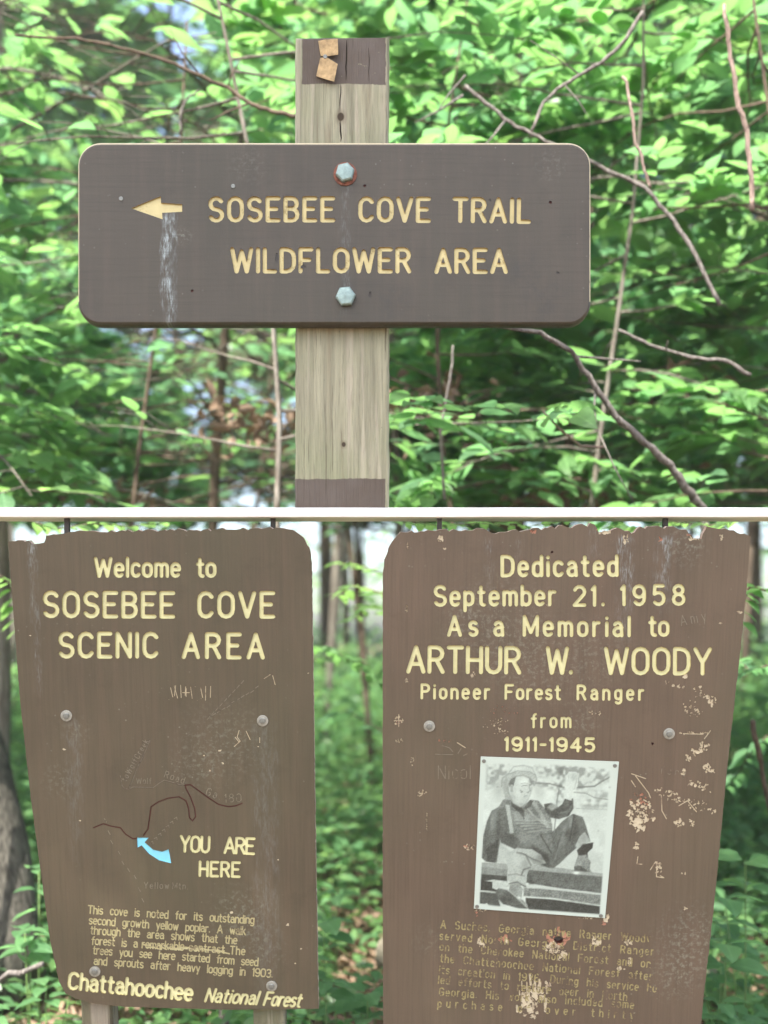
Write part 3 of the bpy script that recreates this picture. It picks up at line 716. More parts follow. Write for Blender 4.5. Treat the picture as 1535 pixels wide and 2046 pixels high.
scatter(1398,1495,20,12,14,1.2,4.2,chips,-.5); scatter(1376,1516,9,8,6,1,3,chips); scatter(1420,1535,15,10,10,1.5,4,chips); scatter(1400,1570,30,9,9,1.5,3.5,chips,.35)
scatter(1366,1543,4,5,3,2,4,chips); scatter(1272,1690,7,9,6,1.5,4,chips); scatter(1316,1733,7,12,6,1.5,3.5,chips); scatter(1352,1370,26,5,6,1.2,3.5,chips,.3); scatter(1385,1415,22,16,12,1,3,chips,.6); scatter(1424,1400,8,14,10,1.2,4,chips)
scatter(1385,1465,30,3,8,1.2,2.6,chips); scatter(1400,1382,14,14,7,1.2,3.2,chips)
scatter(843,1586,9,7,10,.8,2.2,chips); scatter(938,1693,12,6,9,.8,2.6,chips); scatter(930,1692,4,4,3,1.5,2.5,redc); scatter(798,1480,9,3,6,.8,1.8,chips); scatter(822,1522,6,10,6,.7,1.8,chips); scatter(797,1440,9,10,12,.7,2.2,chips); scatter(795,1440,7,8,6,1,2,redc)
scatter(853,1640,1.2,20,10,.5,1.2,chips); scatter(992,1445,30,10,14,.7,2.0,chips,-.4); scatter(1000,1462,16,6,8,.8,2.2,chips); scatter(1190,1425,16,5,6,.8,2.0,chips); scatter(890,1480,20,4,5,.8,1.8,redc); scatter(1000,1420,40,10,8,.6,1.6,redc)
scatter(1440,1245,3,2,3,1,3,chips); scatter(1478,1224,4,3,4,1,3,chips); scatter(813,1218,4,8,6,.7,1.8,chips); scatter(814,1090,1.2,6,5,.7,1.6,chips); scatter(812,1360,4,5,5,.8,2,chips)
scatter(881,1076,5,7,6,1.5,4,chips); scatter(889,1096,3,3,3,1,2,chips); scatter(1207,1062,12,4,8,1.5,4.5,chips); scatter(1250,1078,7,7,7,1.5,4,chips); scatter(1203,1058,10,4,6,1.5,4,redc); scatter(1378,1062,5,10,7,1.5,4.5,redc); scatter(1388,1076,10,4,6,1.5,3.5,chips); scatter(1442,1074,4,6,4,1.2,3,chips); scatter(1066,1062,6,4,5,1.5,3.2,redc); scatter(1320,1078,3,8,4,1,2.6,redc)
scatter(1370,1353,5,4,4,1.5,4.5,chips); scatter(945,1347,5,5,5,1,3.5,chips); scatter(1095,1208,4,3,3,1,2.5,chips)
scatter(1500-85,1392,4,4,4,1,3,chips); scatter(1366,1745,6,3,3,1,2,chips); scatter(1368,1815,4,3,3,1,2.5,chips)
# the torn patches under the photograph
big = []
scatter(1065,1995,24,18,20,1.5,5,big); scatter(1060,2015,20,22,16,2,6,big); scatter(1010,1878,12,9,8,1.5,4.5,redc); scatter(1014,1879,4,4,3,3,5,chips); scatter(962,1884,7,10,9,1.2,4,chips); scatter(1193,1880,9,10,12,1.5,4.5,chips); scatter(1104,1893,14,12,16,1.5,4,chips); scatter(1122,1908,10,12,14,1.5,3.5,chips); scatter(1115,1874,24,16,16,2,6,redc); scatter(1095,1970,5,8,6,1.5,4,chips); scatter(1257,1884,9,4,6,1,3.5,chips); scatter(1258,1920,6,8,7,1,3,chips); scatter(1240,1936,10,4,6,1,3,chips)
for _ in range(26): x = 1065+rr.uniform(-32,34); y = 1985+rr.uniform(-18,40); big += T2(W, [[(x,y-rr.uniform(8,22)),(x+rr.uniform(-2,2),y)]], rr.uniform(1.2,2.6))
scatter(1212,1835,4,9,8,1.5,4.5,chips,.4); scatter(1175,1834,20,2,8,.8,2.2,chips); scatter(960,1820,12,2,7,.7,2,chips); scatter(953,1826,1.5,5,4,1,2,redc); scatter(1207,1843,4,6,4,1.5,3.5,redc)
cl.append(dict(polys=redc, depth=.0022, mat=CHIPR, wall=CHIPR, name='paint_chip', kind='stuff', label='reddish gouges in the paint'))
cl.append(dict(polys=chips, depth=.0016, mat=CHIP, wall=CHIP, name='paint_chip', kind='stuff', label='pale carved flakes and chips'))
cl.append(dict(polys=big, depth=.0024, mat=CHIP, wall=CHIP, name='torn_patch', kind='stuff', label='splintered bare wood patch near the bottom'))
scr = [[(1275,1712),(1273,1726),(1283,1727)],[(1310,1722),(1300,1738)],[(1313,1722),(1312,1752),(1326,1754)],[(1320,1750),(1327,1754)],[(1366,1466),(1404,1467)],[(1420,1460),(1408,1476)],[(1262,1546),(1291,1556)],[(1270,1550),(1296,1584),(1300,1594)],[(1357,1610),(1374,1600),(1392,1622)],[(1322,1590),(1323,1620),(1332,1636)],[(797,1428),(797,1452)],[(788,1440),(806,1440)],[(914,1484),(930,1494)],[(1262,1560),(1270,1572)]]
cl.append(dict(polys=T2(W, scr, .9, drop=.08), depth=.0014, mat=CHIP, wall=CHIP, name='scratch', kind='stuff', label='carved letters L and N and loose scratches'))
line(W,[('Dedicated',(1004,1150),(1233,1149))], 3.7, 38, YEL2, YEL2_E, .004, 'routed word Dedicated')
line(W,[('September',(870,1209),(1110,1208)),('21.',(1148,1209),(1206,1209)),('1958',(1243,1208),(1367,1207))], 3.5, 37, YEL2, YEL2_E, .004, 'routed words September 21. 1958')
line(W,[('As',(897,1269),(953,1269)),('a',(989,1269),(1009,1269)),('Memorial',(1048,1269),(1258,1270)),('to',(1299,1269),(1335,1269))], 3.5, 37, YEL2, YEL2_E, .004, 'routed words As a Memorial to')
line(W,[('ARTHUR',(816,1342),(1038,1344)),('W.',(1094,1344),(1142,1345)),('WOODY',(1211,1345),(1419,1346))], 4.1, 49, YEL2, YEL2_E, .0045, 'largest routed line, a name in capitals')
line(W,[('Pioneer',(843,1395),(978,1396)),('Forest',(1011,1396),(1119,1397)),('Ranger',(1155,1397),(1286,1398))], 2.7, 27, YEL2, YEL2_E, .003, 'routed words Pioneer Forest Ranger')
line(W,[('from',(1063,1453),(1140,1453))], 2.4, 26, YEL2, YEL2_E, .003, 'routed word from')
line(W,[('1911-1945',(1010,1499),(1187,1501))], 2.9, 25, YEL2, YEL2_E, .003, 'routed years 1911-1945', gw=1.25)
pr = ['A Suches, Georgia native Ranger Woody','served North Georgia\'s District Ranger','on the Cherokee National Forest and on','the Chattahoochee National Forest after','its creation in 1936. During his service he','led efforts to restore deer in North','Georgia. His work also included some','purchase of over thirty']
ends = [((881,1854),(1299,1883)),((879,1877),(1306,1909)),((879,1899),(1299,1933)),((880,1922),(1303,1958)),((878,1945),(1311,1982)),((876,1965),(1252,1999)),((878,1989),(1266,2015)),((875,2012),(1266,2036))]
for k, (s_, (q0, q1)) in enumerate(zip(pr, ends)): line(W,[(s_,q0,q1)], 1.35, 15, YWORN2, YWORN2, .0016, 'badly worn small text, line %d' % (k+1), jit=.03, drop=.12)
cl.append(dict(polys=[PX(W, blob(1117,1878,9,8,12,.15))], depth=.019, mat=GROOVE, name='hole', hole=True))
cl.append(dict(polys=[PX(W, blob(x,y,r_,r_*.9,8,.3)) for x,y,r_ in ((1304,1486,3),(1103,1103,3.2),(1107,1880,0.01))][:2], depth=.006, mat=GROOVE, name='nail_hole', kind='stuff'))
carve(ms_, W, [W.ab(x,y) for x,y in RB][::-1], cl, .019, [mR, PLY, BACK], 'brown painted plywood board with a ragged rotten top edge')
for x, y in ((858,1451),(1337,1466)): screw('bolt', ms_, W, x, y, bolt_small)
upright(ms_, W.ab(860,1700)[0]); upright(ms_, W.ab(1318,1700)[0])
# ------------------------------------------------------------------ the photograph pinned to the right board
def paint_plate():
    # region units: x 0..1535, y 0..1675 over photograph pixels (930..1260, 1490..1850)
    c = [(143,100),(1427,148),(1297,1600),(80,1512)]
    NX, NY = 150, 182
    u, v = np.meshgrid(np.linspace(0,1,NX), np.linspace(0,1,NY))
    X = (1-u)*(1-v)*c[0][0]+u*(1-v)*c[1][0]+u*v*c[2][0]+(1-u)*v*c[3][0]
    Y = (1-u)*(1-v)*c[0][1]+u*(1-v)*c[1][1]+u*v*c[2][1]+(1-u)*v*c[3][1]
    rg = np.random.default_rng(3)
    def smooth(n, k):
        a = rg.random((NY, NX)) if n == 0 else np.kron(rg.random((NY//n+2, NX//n+2)), np.ones((n, n)))[:NY, :NX]
        for _ in range(k): a = (a+np.roll(a,1,0)+np.roll(a,-1,0)+np.roll(a,1,1)+np.roll(a,-1,1))/5
        return (a-a.mean())/(a.std()+1e-9)
    n1, n2, n3 = smooth(0, 0), smooth(3, 3), smooth(9, 12)
    V = np.full_like(X, .80)+.02*n3
    def mask(poly, e=9.):
        p = np.array(poly, float); ins = np.zeros_like(X, bool); dist = np.full_like(X, 1e9)
        for i in range(len(p)):
            (x0,y0),(x1,y1) = p[i-1], p[i]
            if y0 != y1: ins ^= ((y0 > Y) != (y1 > Y)) & (X < (x1-x0)*(Y-y0)/(y1-y0)+x0)
            L2 = (x1-x0)**2+(y1-y0)**2+1e-9; t = np.clip(((X-x0)*(x1-x0)+(Y-y0)*(y1-y0))/L2, 0, 1)
            dist = np.minimum(dist, np.hypot(X-x0-t*(x1-x0), Y-y0-t*(y1-y0)))
        sd = np.where(ins, dist, -dist); return np.clip(sd/e+.5, 0, 1)
    def fill(g, poly, e=9., nz=.03, k=1.0, mott=None):
        nonlocal V
        m = mask(poly, e)*k; V = V*(1-m)+m*(.03+g*.97+nz*n1*.35+nz*.25*n2)
    def ln(g, pts, w_=7., k=.8):
        nonlocal V
        d = np.full_like(X, 1e9)
        for (x0,y0),(x1,y1) in zip(pts[:-1], pts[1:]):
            L2 = (x1-x0)**2+(y1-y0)**2+1e-9; t = np.clip(((X-x0)*(x1-x0)+(Y-y0)*(y1-y0))/L2, 0, 1)
            d = np.minimum(d, np.hypot(X-x0-t*(x1-x0), Y-y0-t*(y1-y0)))
        m = np.clip(1.2-d/w_, 0, 1)*k; V = V*(1-m)+m*g
    def spot(g, x, y, rx, ry, k=.6):
        nonlocal V
        m = np.exp(-((X-x)/rx)**2-((Y-y)/ry)**2)*k; V = V*(1-m)+m*g
    # blurred trees behind
    def leafy(poly, g, k):
        nonlocal V
        m = mask(poly, 60)*k*np.clip(.5+.45*n2+.3*n3, 0, 1); V = V*(1-m)+m*g
    leafy([(200,170),(420,150),(400,260),(330,330),(250,370),(195,400)], .50, .75)
    leafy([(650,190),(1000,170),(1330,210),(1330,330),(1150,370),(1060,420),(980,330),(900,300),(700,290)], .50, .8)
    leafy([(1060,400),(1330,430),(1330,580),(1100,600),(1060,520)], .55, .75)
    leafy([(860,180),(920,180),(900,520),(850,520)], .42, .8); leafy([(640,330),(910,360),(900,410),(700,370)], .4, .8)
    ln(.42, [(655,345),(780,350),(915,385)], 9); ln(.42, [(1040,385),(1200,375),(1260,335),(1350,285)], 10); ln(.5, [(1010,430),(1120,440),(1200,480),(1335,500)], 7); ln(.45, [(870,400),(850,520),(835,700),(818,860)], 9); ln(.6,[(1030,580),(1330,590)],6)
    fill(.74, [(350,440),(410,450),(415,500),(350,500)], 20, .03, .6); fill(.72,[(1020,560),(1330,590),(1330,1000),(1180,1100),(1120,900),(1150,700)],40,.02,.35)
    fill(.70, [(840,1060),(1010,960),(1280,1000),(1280,1180),(830,1130)], 30, .02, .6); fill(.62,[(310,880),(420,980),(370,1090),(270,1080)],20,.03,.6)
    # fence rails
    fill(.58, [(150,1080),(700,1110),(1285,1185),(1280,1225),(700,1160),(148,1150)], 8, .04); fill(.50, [(148,1120),(390,1150),(390,1215),(146,1195)], 8, .05)
    fill(.36, [(575,1150),(1282,1215),(1265,1370),(900,1330),(565,1270)], 10, .06); fill(.25, [(146,1190),(390,1210),(388,1258),(245,1245),(142,1262)], 8, .04)
    fill(.72, [(250,1240),(400,1262),(430,1310),(250,1320)], 10, .04); fill(.25, [(600,1180),(640,1285),(590,1290),(575,1190)], 12, .04,.7)
    fill(.22, [(142,1250),(250,1262),(250,1320),(300,1340),(290,1370),(138,1345)], 8, .04)
    fill(.46, [(540,1310),(1262,1372),(1255,1480),(800,1410),(540,1395)], 14, .10); fill(.74,[(540,1285),(700,1300),(1260,1370),(1258,1385),(700,1325),(545,1320)],8,.02)
    fill(.68, [(136,1338),(290,1355),(285,1372),(135,1352)], 5, .02); fill(.30, [(134,1354),(290,1370),(330,1500),(200,1492),(130,1470)], 8, .05)
    fill(.24, [(560,1410),(800,1425),(950,1445),(1252,1490),(1248,1566),(590,1520),(560,1480)], 10, .05)
    fill(.74,[(130,1465),(185,1468),(195,1458),(215,1478),(215,1500),(130,1492)],8,.02)
    # far arm (propped), shirt and braces
    fill(.36, [(245,600),(330,560),(330,700),(320,900),(290,1085),(190,1075),(150,1040),(165,840),(200,700)], 9, .07)
    fill(.27, [(190,960),(310,860),(300,990),(275,1085),(195,1075),(200,1020)], 9, .05)
    fill(.47, [(240,620),(300,570),(350,560),(330,640),(260,760),(215,820)], 25, .04, .6)
    fill(.45, [(350,500),(430,480),(520,560),(620,500),(680,510),(790,650),(810,790),(700,830),(470,960),(330,890),(310,700),(300,580)], 9, .08)
    fill(.33, [(310,770),(440,830),(520,880),(460,960),(330,900)], 14, .07); fill(.38,[(300,600),(370,560),(400,700),(420,800),(320,800)],14,.06)
    fill(.58, [(440,620),(540,600),(640,640),(800,700),(800,760),(700,720),(560,760),(470,720)], 30, .08, .7)
    for i in range(9): ln(.30 if i%2 else .66, [(460+i*14,690+i*14),(560+i*20,700+i*10),(690+i*10,690+i*15),(800,720+i*10)], 11, .45)
    for i in range(6): ln(.68, [(570+i*12,570+i*18),(640+i*20,650+i*16)], 7, .5)
    fill(.66, [(372,545),(410,545),(450,810),(415,815)], 6, .02); fill(.62, [(600,500),(640,500),(700,600),(790,760),(760,770),(680,640)], 9, .06, .8)
    fill(.24, [(425,520),(450,515),(530,580),(550,680),(500,620),(430,560)], 7, .03); fill(.30, [(540,580),(600,500),(632,510),(610,560),(560,590)], 7, .03); fill(.3,[(530,580),(550,600),(545,700),(530,640)],6,.02)
    # waving arm and hand
    fill(.30, [(730,540),(800,530),(860,570),(900,540),(930,480),(1000,490),(1005,580),(960,650),(870,680),(790,665),(740,600)], 9, .06)
    fill(.62, [(790,540),(850,535),(860,570),(800,600),(760,570)], 20, .04, .8); fill(.50, [(860,620),(950,600),(990,560),(940,650),(880,670)], 16, .05, .6)
    fill(.80, [(918,470),(930,370),(935,290),(960,240),(1030,240),(1050,290),(1040,380),(1000,420),(985,510),(925,490)], 9, .02)
    spot(.60,1010,290,36,40,.6); ln(.66,[(985,300),(1010,255)],5,.7); ln(.66,[(1000,320),(1035,270)],5,.6); ln(.66,[(950,330),(965,260)],5,.6); ln(.62,[(1040,300),(1010,400)],6,.6)
    # head
    spot(.60,300,380,70,120,.5); spot(.62,680,420,60,70,.4)
    fill(.60, [(360,440),(420,430),(430,500),(370,500)], 10, .03)
    fill(.74, [(430,330),(460,285),(540,270),(600,310),(620,380),(600,460),(560,540),(510,570),(440,530),(415,460),(405,360)], 9, .02)
    fill(.40, [(400,350),(420,310),(470,285),(450,370),(430,360),(410,380)], 8, .04); fill(.60, [(415,360),(440,365),(445,430),(420,430)], 7, .02)
    spot(.60,440,480,30,50,.6); spot(.55,530,545,60,22,.6); spot(.88,540,330,50,34,.7); spot(.84,490,440,30,26,.5)
    ln(.46, [(522,374),(545,366),(575,372)], 5,.7); ln(.52, [(515,352),(550,345),(580,352)], 5,.6); ln(.38,[(590,365),(610,362)],6); ln(.42, [(515,428),(545,442),(585,434)], 6); ln(.92,[(528,436),(575,438)],5,.7); ln(.45,[(510,410),(530,425)],6); ln(.48,[(590,380),(605,415),(585,425)],6,.7); ln(.5,[(545,468),(575,462)],7,.6)
    # hat
    fill(.66, [(345,300),(400,260),(480,225),(600,235),(655,270),(662,320),(640,370),(610,350),(595,300),(540,272),(470,280),(420,310),(400,360),(400,440),(360,440),(335,380)], 9, .03)
    fill(.74, [(400,240),(450,190),(540,180),(620,200),(640,250),(560,235),(470,240)], 14, .02); fill(.46, [(590,290),(640,330),(635,365),(610,350)], 14, .02, .7); ln(.52,[(400,262),(480,232),(600,240),(650,272)],7,.6); fill(.56,[(350,330),(390,300),(395,430),(360,435)],18,.02,.6)
    ln(.40,[(335,380),(345,300),(400,255),(450,192),(540,180),(620,200),(645,255),(662,300),(655,345),(640,370)],8,.35); ln(.42,[(400,440),(400,360),(425,310),(470,282),(540,274),(595,300),(612,350)],9,.4); ln(.5,[(418,470),(440,530),(510,570),(560,540),(600,460),(620,385)],9,.3)
    # trousers
    fill(.36, [(820,790),(900,700),(1000,630),(1090,660),(1120,740),(1160,880),(1030,950),(960,1010),(880,1090),(820,1135),(760,1130),(700,1100),(600,1120),(480,940),(700,820)], 9, .06)
    fill(.44, [(520,930),(680,830),(800,820),(820,960),(790,1060),(640,950)], 22, .06, .8); fill(.25, [(620,920),(760,1000),(800,1130),(700,1110),(600,1000)], 24, .05, .8)
    fill(.56, [(960,650),(1010,640),(1000,740),(930,800),(900,780)], 22, .04, .7); fill(.27, [(1000,640),(1080,680),(1060,800),(980,900)], 24, .05, .7); ln(.22,[(700,830),(760,930),(800,1000)],8); ln(.24,[(900,800),(860,900),(850,1040)],8,.6); ln(.22,[(1010,640),(990,760),(970,880)],9,.7); ln(.55,[(880,900),(830,1060)],10,.5)
    fill(.62, [(1060,840),(1110,800),(1165,890),(1090,910),(1040,960),(1020,930)], 9, .03); fill(.22, [(1035,970),(1090,915),(1190,895),(1180,950),(1135,990),(1140,1040),(1050,1020)], 8, .05)
    fill(.50, [(1045,1020),(1120,1010),(1165,1080),(1155,1140),(1170,1170),(1010,1160),(1015,1110)], 9, .09); fill(.30,[(1010,1120),(1060,1110),(1140,1160),(1170,1172),(1012,1162)],9,.05)
    fill(.66, [(365,1010),(480,950),(620,960),(700,1010),(750,1090),(640,1110),(600,1130),(570,1200),(565,1310),(430,1280),(385,1240),(395,1150)], 9, .03)
    for i in range(6): ln(.42, [(520+i*22,990+i*14),(600+i*18,1040+i*6),(640+i*18,1095)], 7, .55)
    ln(.35,[(480,990),(560,1010),(610,1110)],10,.7); ln(.3,[(600,1130),(540,1150),(520,1200)],10,.7); ln(.45,[(400,1200),(470,1190),(550,1210)],9,.6); ln(.28,[(410,1280),(480,1265),(560,1310)],10,.7)
    # front boot
    fill(.54, [(415,1280),(500,1280),(535,1330),(520,1420),(575,1470),(580,1512),(540,1505),(480,1440),(400,1370)], 8, .07)
    fill(.34, [(280,1350),(310,1318),(390,1340),(450,1390),(540,1470),(575,1515),(500,1512),(350,1470),(295,1410)], 8, .06); ln(.66,[(300,1322),(390,1335),(470,1400),(560,1490)],8,.7); spot(.9,500,1410,18,12,.9); spot(.95,1030,1180,28,14,.9); spot(.92,550,150,26,20,.7)
    # soft light and shade over the figure
    for (g_, x_, y_, rx, ry, k_) in ((.62,250,700,26,110,.4),(.22,310,760,22,120,.45),(.62,560,880,110,40,.35),(.22,420,860,70,40,.4),(.6,900,860,24,120,.35),(.2,950,760,22,110,.4),(.58,1060,720,30,60,.35),(.2,720,1040,70,40,.45),(.84,470,1060,50,60,.35),(.45,560,1120,40,60,.35),(.5,440,1330,30,40,.3),(.2,380,1430,70,22,.45),(.55,330,1370,30,18,.4),(.62,950,540,20,22,.3),(.2,880,640,60,16,.5),(.25,660,640,40,50,.35),(.66,500,640,40,36,.35),(.5,1100,860,24,50,.3),(.5,600,350,14,60,.3),(.62,560,500,46,20,.35),(.9,480,210,60,16,.4)): spot(g_, x_, y_, rx, ry, k_)
    # unprinted margin
    inn = [(190,165),(820,172),(1345,215),(1248,1566),(590,1520),(130,1468)]
    m = mask(inn, 16); V = V*m+(1-m)*.80
    for (x, y) in ((600,330),(1235,790),(1340,385),(300,380)): spot(.5,x,y,10,8,.5)
    V = np.clip(V+.014*n1*m, .03, .97)
    g = V**2.15
    g = g*.86; col = np.stack([g*.82, g*.97, g*.86, np.ones_like(g)], -1).reshape(-1, 4)
    pl = PLW
    verts = []
    for yy, xx, in zip(Y.ravel(), X.ravel()):
        a, b = pl.ab(930+xx/4.6515, 1490+yy/4.6528); verts.append((a, b, .0028))
    idx = np.arange(NX*NY).reshape(NY, NX)
    f = np.stack([idx[1:, :-1], idx[1:, 1:], idx[:-1, 1:], idx[:-1, :-1]], -1).reshape(-1, 4)
    t = NT('printed_photograph'); at = t.n('Attribute'); at.attribute_name = 'print'
    t.bump(t.noise(18, 3), .25, .002); PM = t.fin(at.outputs['Color'], .32, .5)
    me = np_mesh('print', np.array(verts), f, [PM], None, True)
    ca = me.color_attributes.new('print', 'FLOAT_COLOR', 'POINT'); ca.data.foreach_set('color', col.astype(np.float32).ravel())
    put('print', me, plate, M=None)
    me_o = plate
    return verts, idx
plate = None
def build_plate():
    global plate
    pl = PLW
    q = [pl.ab(930+x/4.6515, 1490+y/4.6528) for x, y in ((143,100),(1427,148),(1297,1600),(80,1512))][::-1]
    vs = [(a, b, .0003) for a, b in q]+[(a, b, .0025) for a, b in q]
    fs = [(3,2,1,0),(4,5,6,7)]+[(i,(i+1)%4,4+(i+1)%4,4+i) for i in range(4)]
    plate = put('photo_plate', np_mesh('photo_plate', vs, fs, [mat_simple('plate_edge', (.5,.55,.5), .4)]), ms_, pl.M, label='pinned black and white photograph of a seated man in a hat, waving')
    paint_plate()
    pr_ = bpy.data.objects['print']; pr_.location = (0,0,0); pr_.rotation_euler = (0,0,0)
    for x, y in ((172,140),(1388,183),(108,1492),(1258,1577)):
        a, b = pl.ab(930+x/4.6515, 1490+y/4.6528)
        o = bpy.data.objects.new('pin', nail_small); COL.objects.link(o); o.parent = plate; o.location = (a, b, .003)
build_plate()
# ------------------------------------------------------------------ ground
def gz(x, y):
    x = np.asarray(x, float); y = np.asarray(y, float)
    return .05*np.sin(x*1.3+.7)*np.cos(y*.9)+.03*np.sin(x*3.1+y*2.3)-.0*y + .10*np.sin(y*.35+1.0)*np.clip((y-5)/6, 0, 1)+.25*np.clip((np.abs(x)-3)/8, 0, 1)
def ground():
    xs = np.concatenate([np.linspace(-120,-9,14), np.linspace(-8.5,8.5,110), np.linspace(9,120,14)])
    ys = np.concatenate([np.linspace(-30,0,6), np.linspace(.5,18,110), np.linspace(19,60,30), np.linspace(65,300,14)])
    X, Y = np.meshgrid(xs, ys); Z = gz(X, Y)+np.where(Y<18, .008*RNG.standard_normal(X.shape), 0)
    idx = np.arange(X.size).reshape(X.shape)
    f = np.stack([idx[:-1,:-1], idx[:-1,1:], idx[1:,1:], idx[1:,:-1]], -1).reshape(-1, 4)
    t = NT('leaf_litter_soil'); co = t.coord(); n1 = t.noise(3, 5); n2 = t.noise(26, 6, .7); vv = t.vor(22, None, 'F1', 'Color')
    c = t.mix(t.mr(n2, .35, .65), (.055, .035, .02), (.20, .135, .085)); sp = t.n('SeparateColor'); t.l(vv, sp.inputs[0])
    c = t.mix(t.mr(sp.outputs[0], .55, .8, 0, .7), c, (.27, .19, .13)); c = t.mix(t.mr(n1, .55, .68, 0, .6), c, (.06, .09, .03))
    t.bump(t.math('ADD', n2, sp.outputs[0]), .9, .03)
    o = put('ground', np_mesh('ground', np.stack([X,Y,Z],-1).reshape(-1,3), f, [t.fin(c, .95, .1)], None, True)); o['kind'] = 'structure'
ground()

# ------------------------------------------------------------------ leaves
def leaf_tpl(asp=.46, fold=.10, droop=.18, st=3, wav=0.0, lobes=False):
    """unit leaf along +X: base at origin, length 1, width asp"""
    vs = [(0,0,0)]; fs = []
    prof = [math.sin(math.pi*((i+1)/(st+1))**.85)**.8 for i in range(st)]
    for i in range(st):
        x = (i+1)/(st+1); w_ = asp*.5*prof[i]; z = -droop*x*x
        vs += [(x, -w_, z+fold*w_*2+wav*(-1)**i), (x, 0, z), (x, w_, z+fold*w_*2-wav*(-1)**i)]
    vs.append((1, 0, -droop*1.1)); t_ = len(vs)-1
    fs += [(0,1,2),(0,2,3)]
    for i in range(st-1):
        a = 1+3*i; b = a+3; fs += [(a,b,b+1),(a,b+1,a+1),(a+1,b+1,b+2),(a+1,b+2,a+2)]
    a = 1+3*(st-1); fs += [(a,t_,a+1),(a+1,t_,a+2)]
    return np.array(vs, float), np.array(fs)
LT_HI = [leaf_tpl(.46,.10,.16,4), leaf_tpl(.52,.16,.26,4,.012), leaf_tpl(.40,.05,.08,4), leaf_tpl(.48,-.08,.34,4,.01)]
LT_LO = leaf_tpl(.46,.14,.22,1)
LT_MD = leaf_tpl(.46,.12,.2,2)
LT_OB = leaf_tpl(.66,.12,.22,4,.01)

def frames(dirs, tilt):
    """rotation matrices with X along dirs and Z up tilted randomly by tilt"""
    X = dirs/np.linalg.norm(dirs, axis=1, keepdims=True)
    Z = np.tile([0,0,1.], (len(X),1))+tilt*RNG.standard_normal((len(X),3))
    Yv = np.cross(Z, X); Yv /= np.linalg.norm(Yv, axis=1, keepdims=True)+1e-9
    return np.stack([X, Yv, np.cross(X, Yv)], 2)
def bake(tpl, pos, rot, ln, name, mats, parent=None, wsc=None, **kw):
    tv, tf = tpl; n = len(pos)
    T = tv[None]*np.ones((n,1,1))
    if wsc is not None: T = T.copy(); T[:,:,1] *= wsc[:,None]
    V = np.einsum('nij,nkj->nki', rot, T)*ln[:,None,None]+pos[:,None,:]
    Fc = (tf[None]+np.arange(n)[:,None,None]*len(tv)).reshape(-1, 3)
    me = np_mesh(name, V.reshape(-1,3), Fc, mats, None, False)
    return put(name, me, parent, **kw)

LEAF_A = mat_leaf('green_leaf', (.070,.150,.060), (.108,.205,.080), (.22,.45,.14))
LEAF_B = mat_leaf('cool_green_leaf', (.058,.132,.074), (.085,.17,.094), (.17,.38,.17))
LEAF_C = mat_leaf('yellow_green_leaf', (.085,.165,.058), (.115,.215,.085), (.26,.47,.14))
LEAF_D = mat_leaf('forest_floor_leaf', (.065,.150,.068), (.105,.21,.09), (.20,.42,.15), .45, .4)
DEAD = mat_leaf('dead_leaf', (.16,.10,.065), (.28,.20,.14), (.12,.07,.035), .15, .7)
LEAF_V = [mat_leaf('veined_green_leaf', (.070,.150,.058), (.108,.205,.078), (.22,.45,.13), veins=True), mat_leaf('veined_cool_leaf', (.060,.136,.070), (.09,.178,.086), (.18,.39,.15), veins=True), mat_leaf('veined_yellow_leaf', (.09,.175,.055), (.12,.225,.08), (.27,.48,.13), veins=True), mat_leaf('veined_floor_leaf', (.065,.155,.066), (.105,.21,.09), (.20,.42,.15), .45, .4, veins=True)]
VMAP = {}
BARK_G = mat_bark('grey_bark', (.09,.075,.06), (.22,.20,.17)); BARK_B = mat_bark('brown_bark', (.055,.04,.03), (.15,.115,.085)); BARK_P = mat_bark('pale_twig_bark', (.11,.095,.085), (.26,.235,.215), 2.)
BARK_L = mat_bark('mossy_log_bark', (.12,.10,.07), (.32,.29,.23), 1.5, .8); BARK_R = mat_bark('reddish_twig_bark', (.17,.12,.10), (.34,.26,.22), 2.)
VMAP = {LEAF_A.name: LEAF_V[0], LEAF_B.name: LEAF_V[1], LEAF_C.name: LEAF_V[2], LEAF_D.name: LEAF_V[3]}
leaf_me = {}
def leaf_mesh(k, mat):
    mat = VMAP.get(mat.name, mat)
    if (k, mat.name) not in leaf_me:
        tv, tf = (LT_HI+[LT_OB])[k]; leaf_me[(k, mat.name)] = np_mesh('leaf', tv, tf, [mat], None, True)
    return leaf_me[(k, mat.name)]
def leaf_obj(parent, k, mat, p, rot, ln):
    o = bpy.data.objects.new('leaf', leaf_mesh(k, mat)); COL.objects.link(o); o.parent = parent
    M = Matrix([[*(rot[0]*ln), p[0]],[*(rot[1]*ln), p[1]],[*(rot[2]*ln), p[2]],[0,0,0,1]])
    o.matrix_basis = Matrix.Translation(-Vector(parent.location)) @ M
    return o
def topx(p):
    d = np.maximum(p[:,1], .3); return CX+p[:,0]/d*F, HY-(p[:,2]-CZ)/d*F

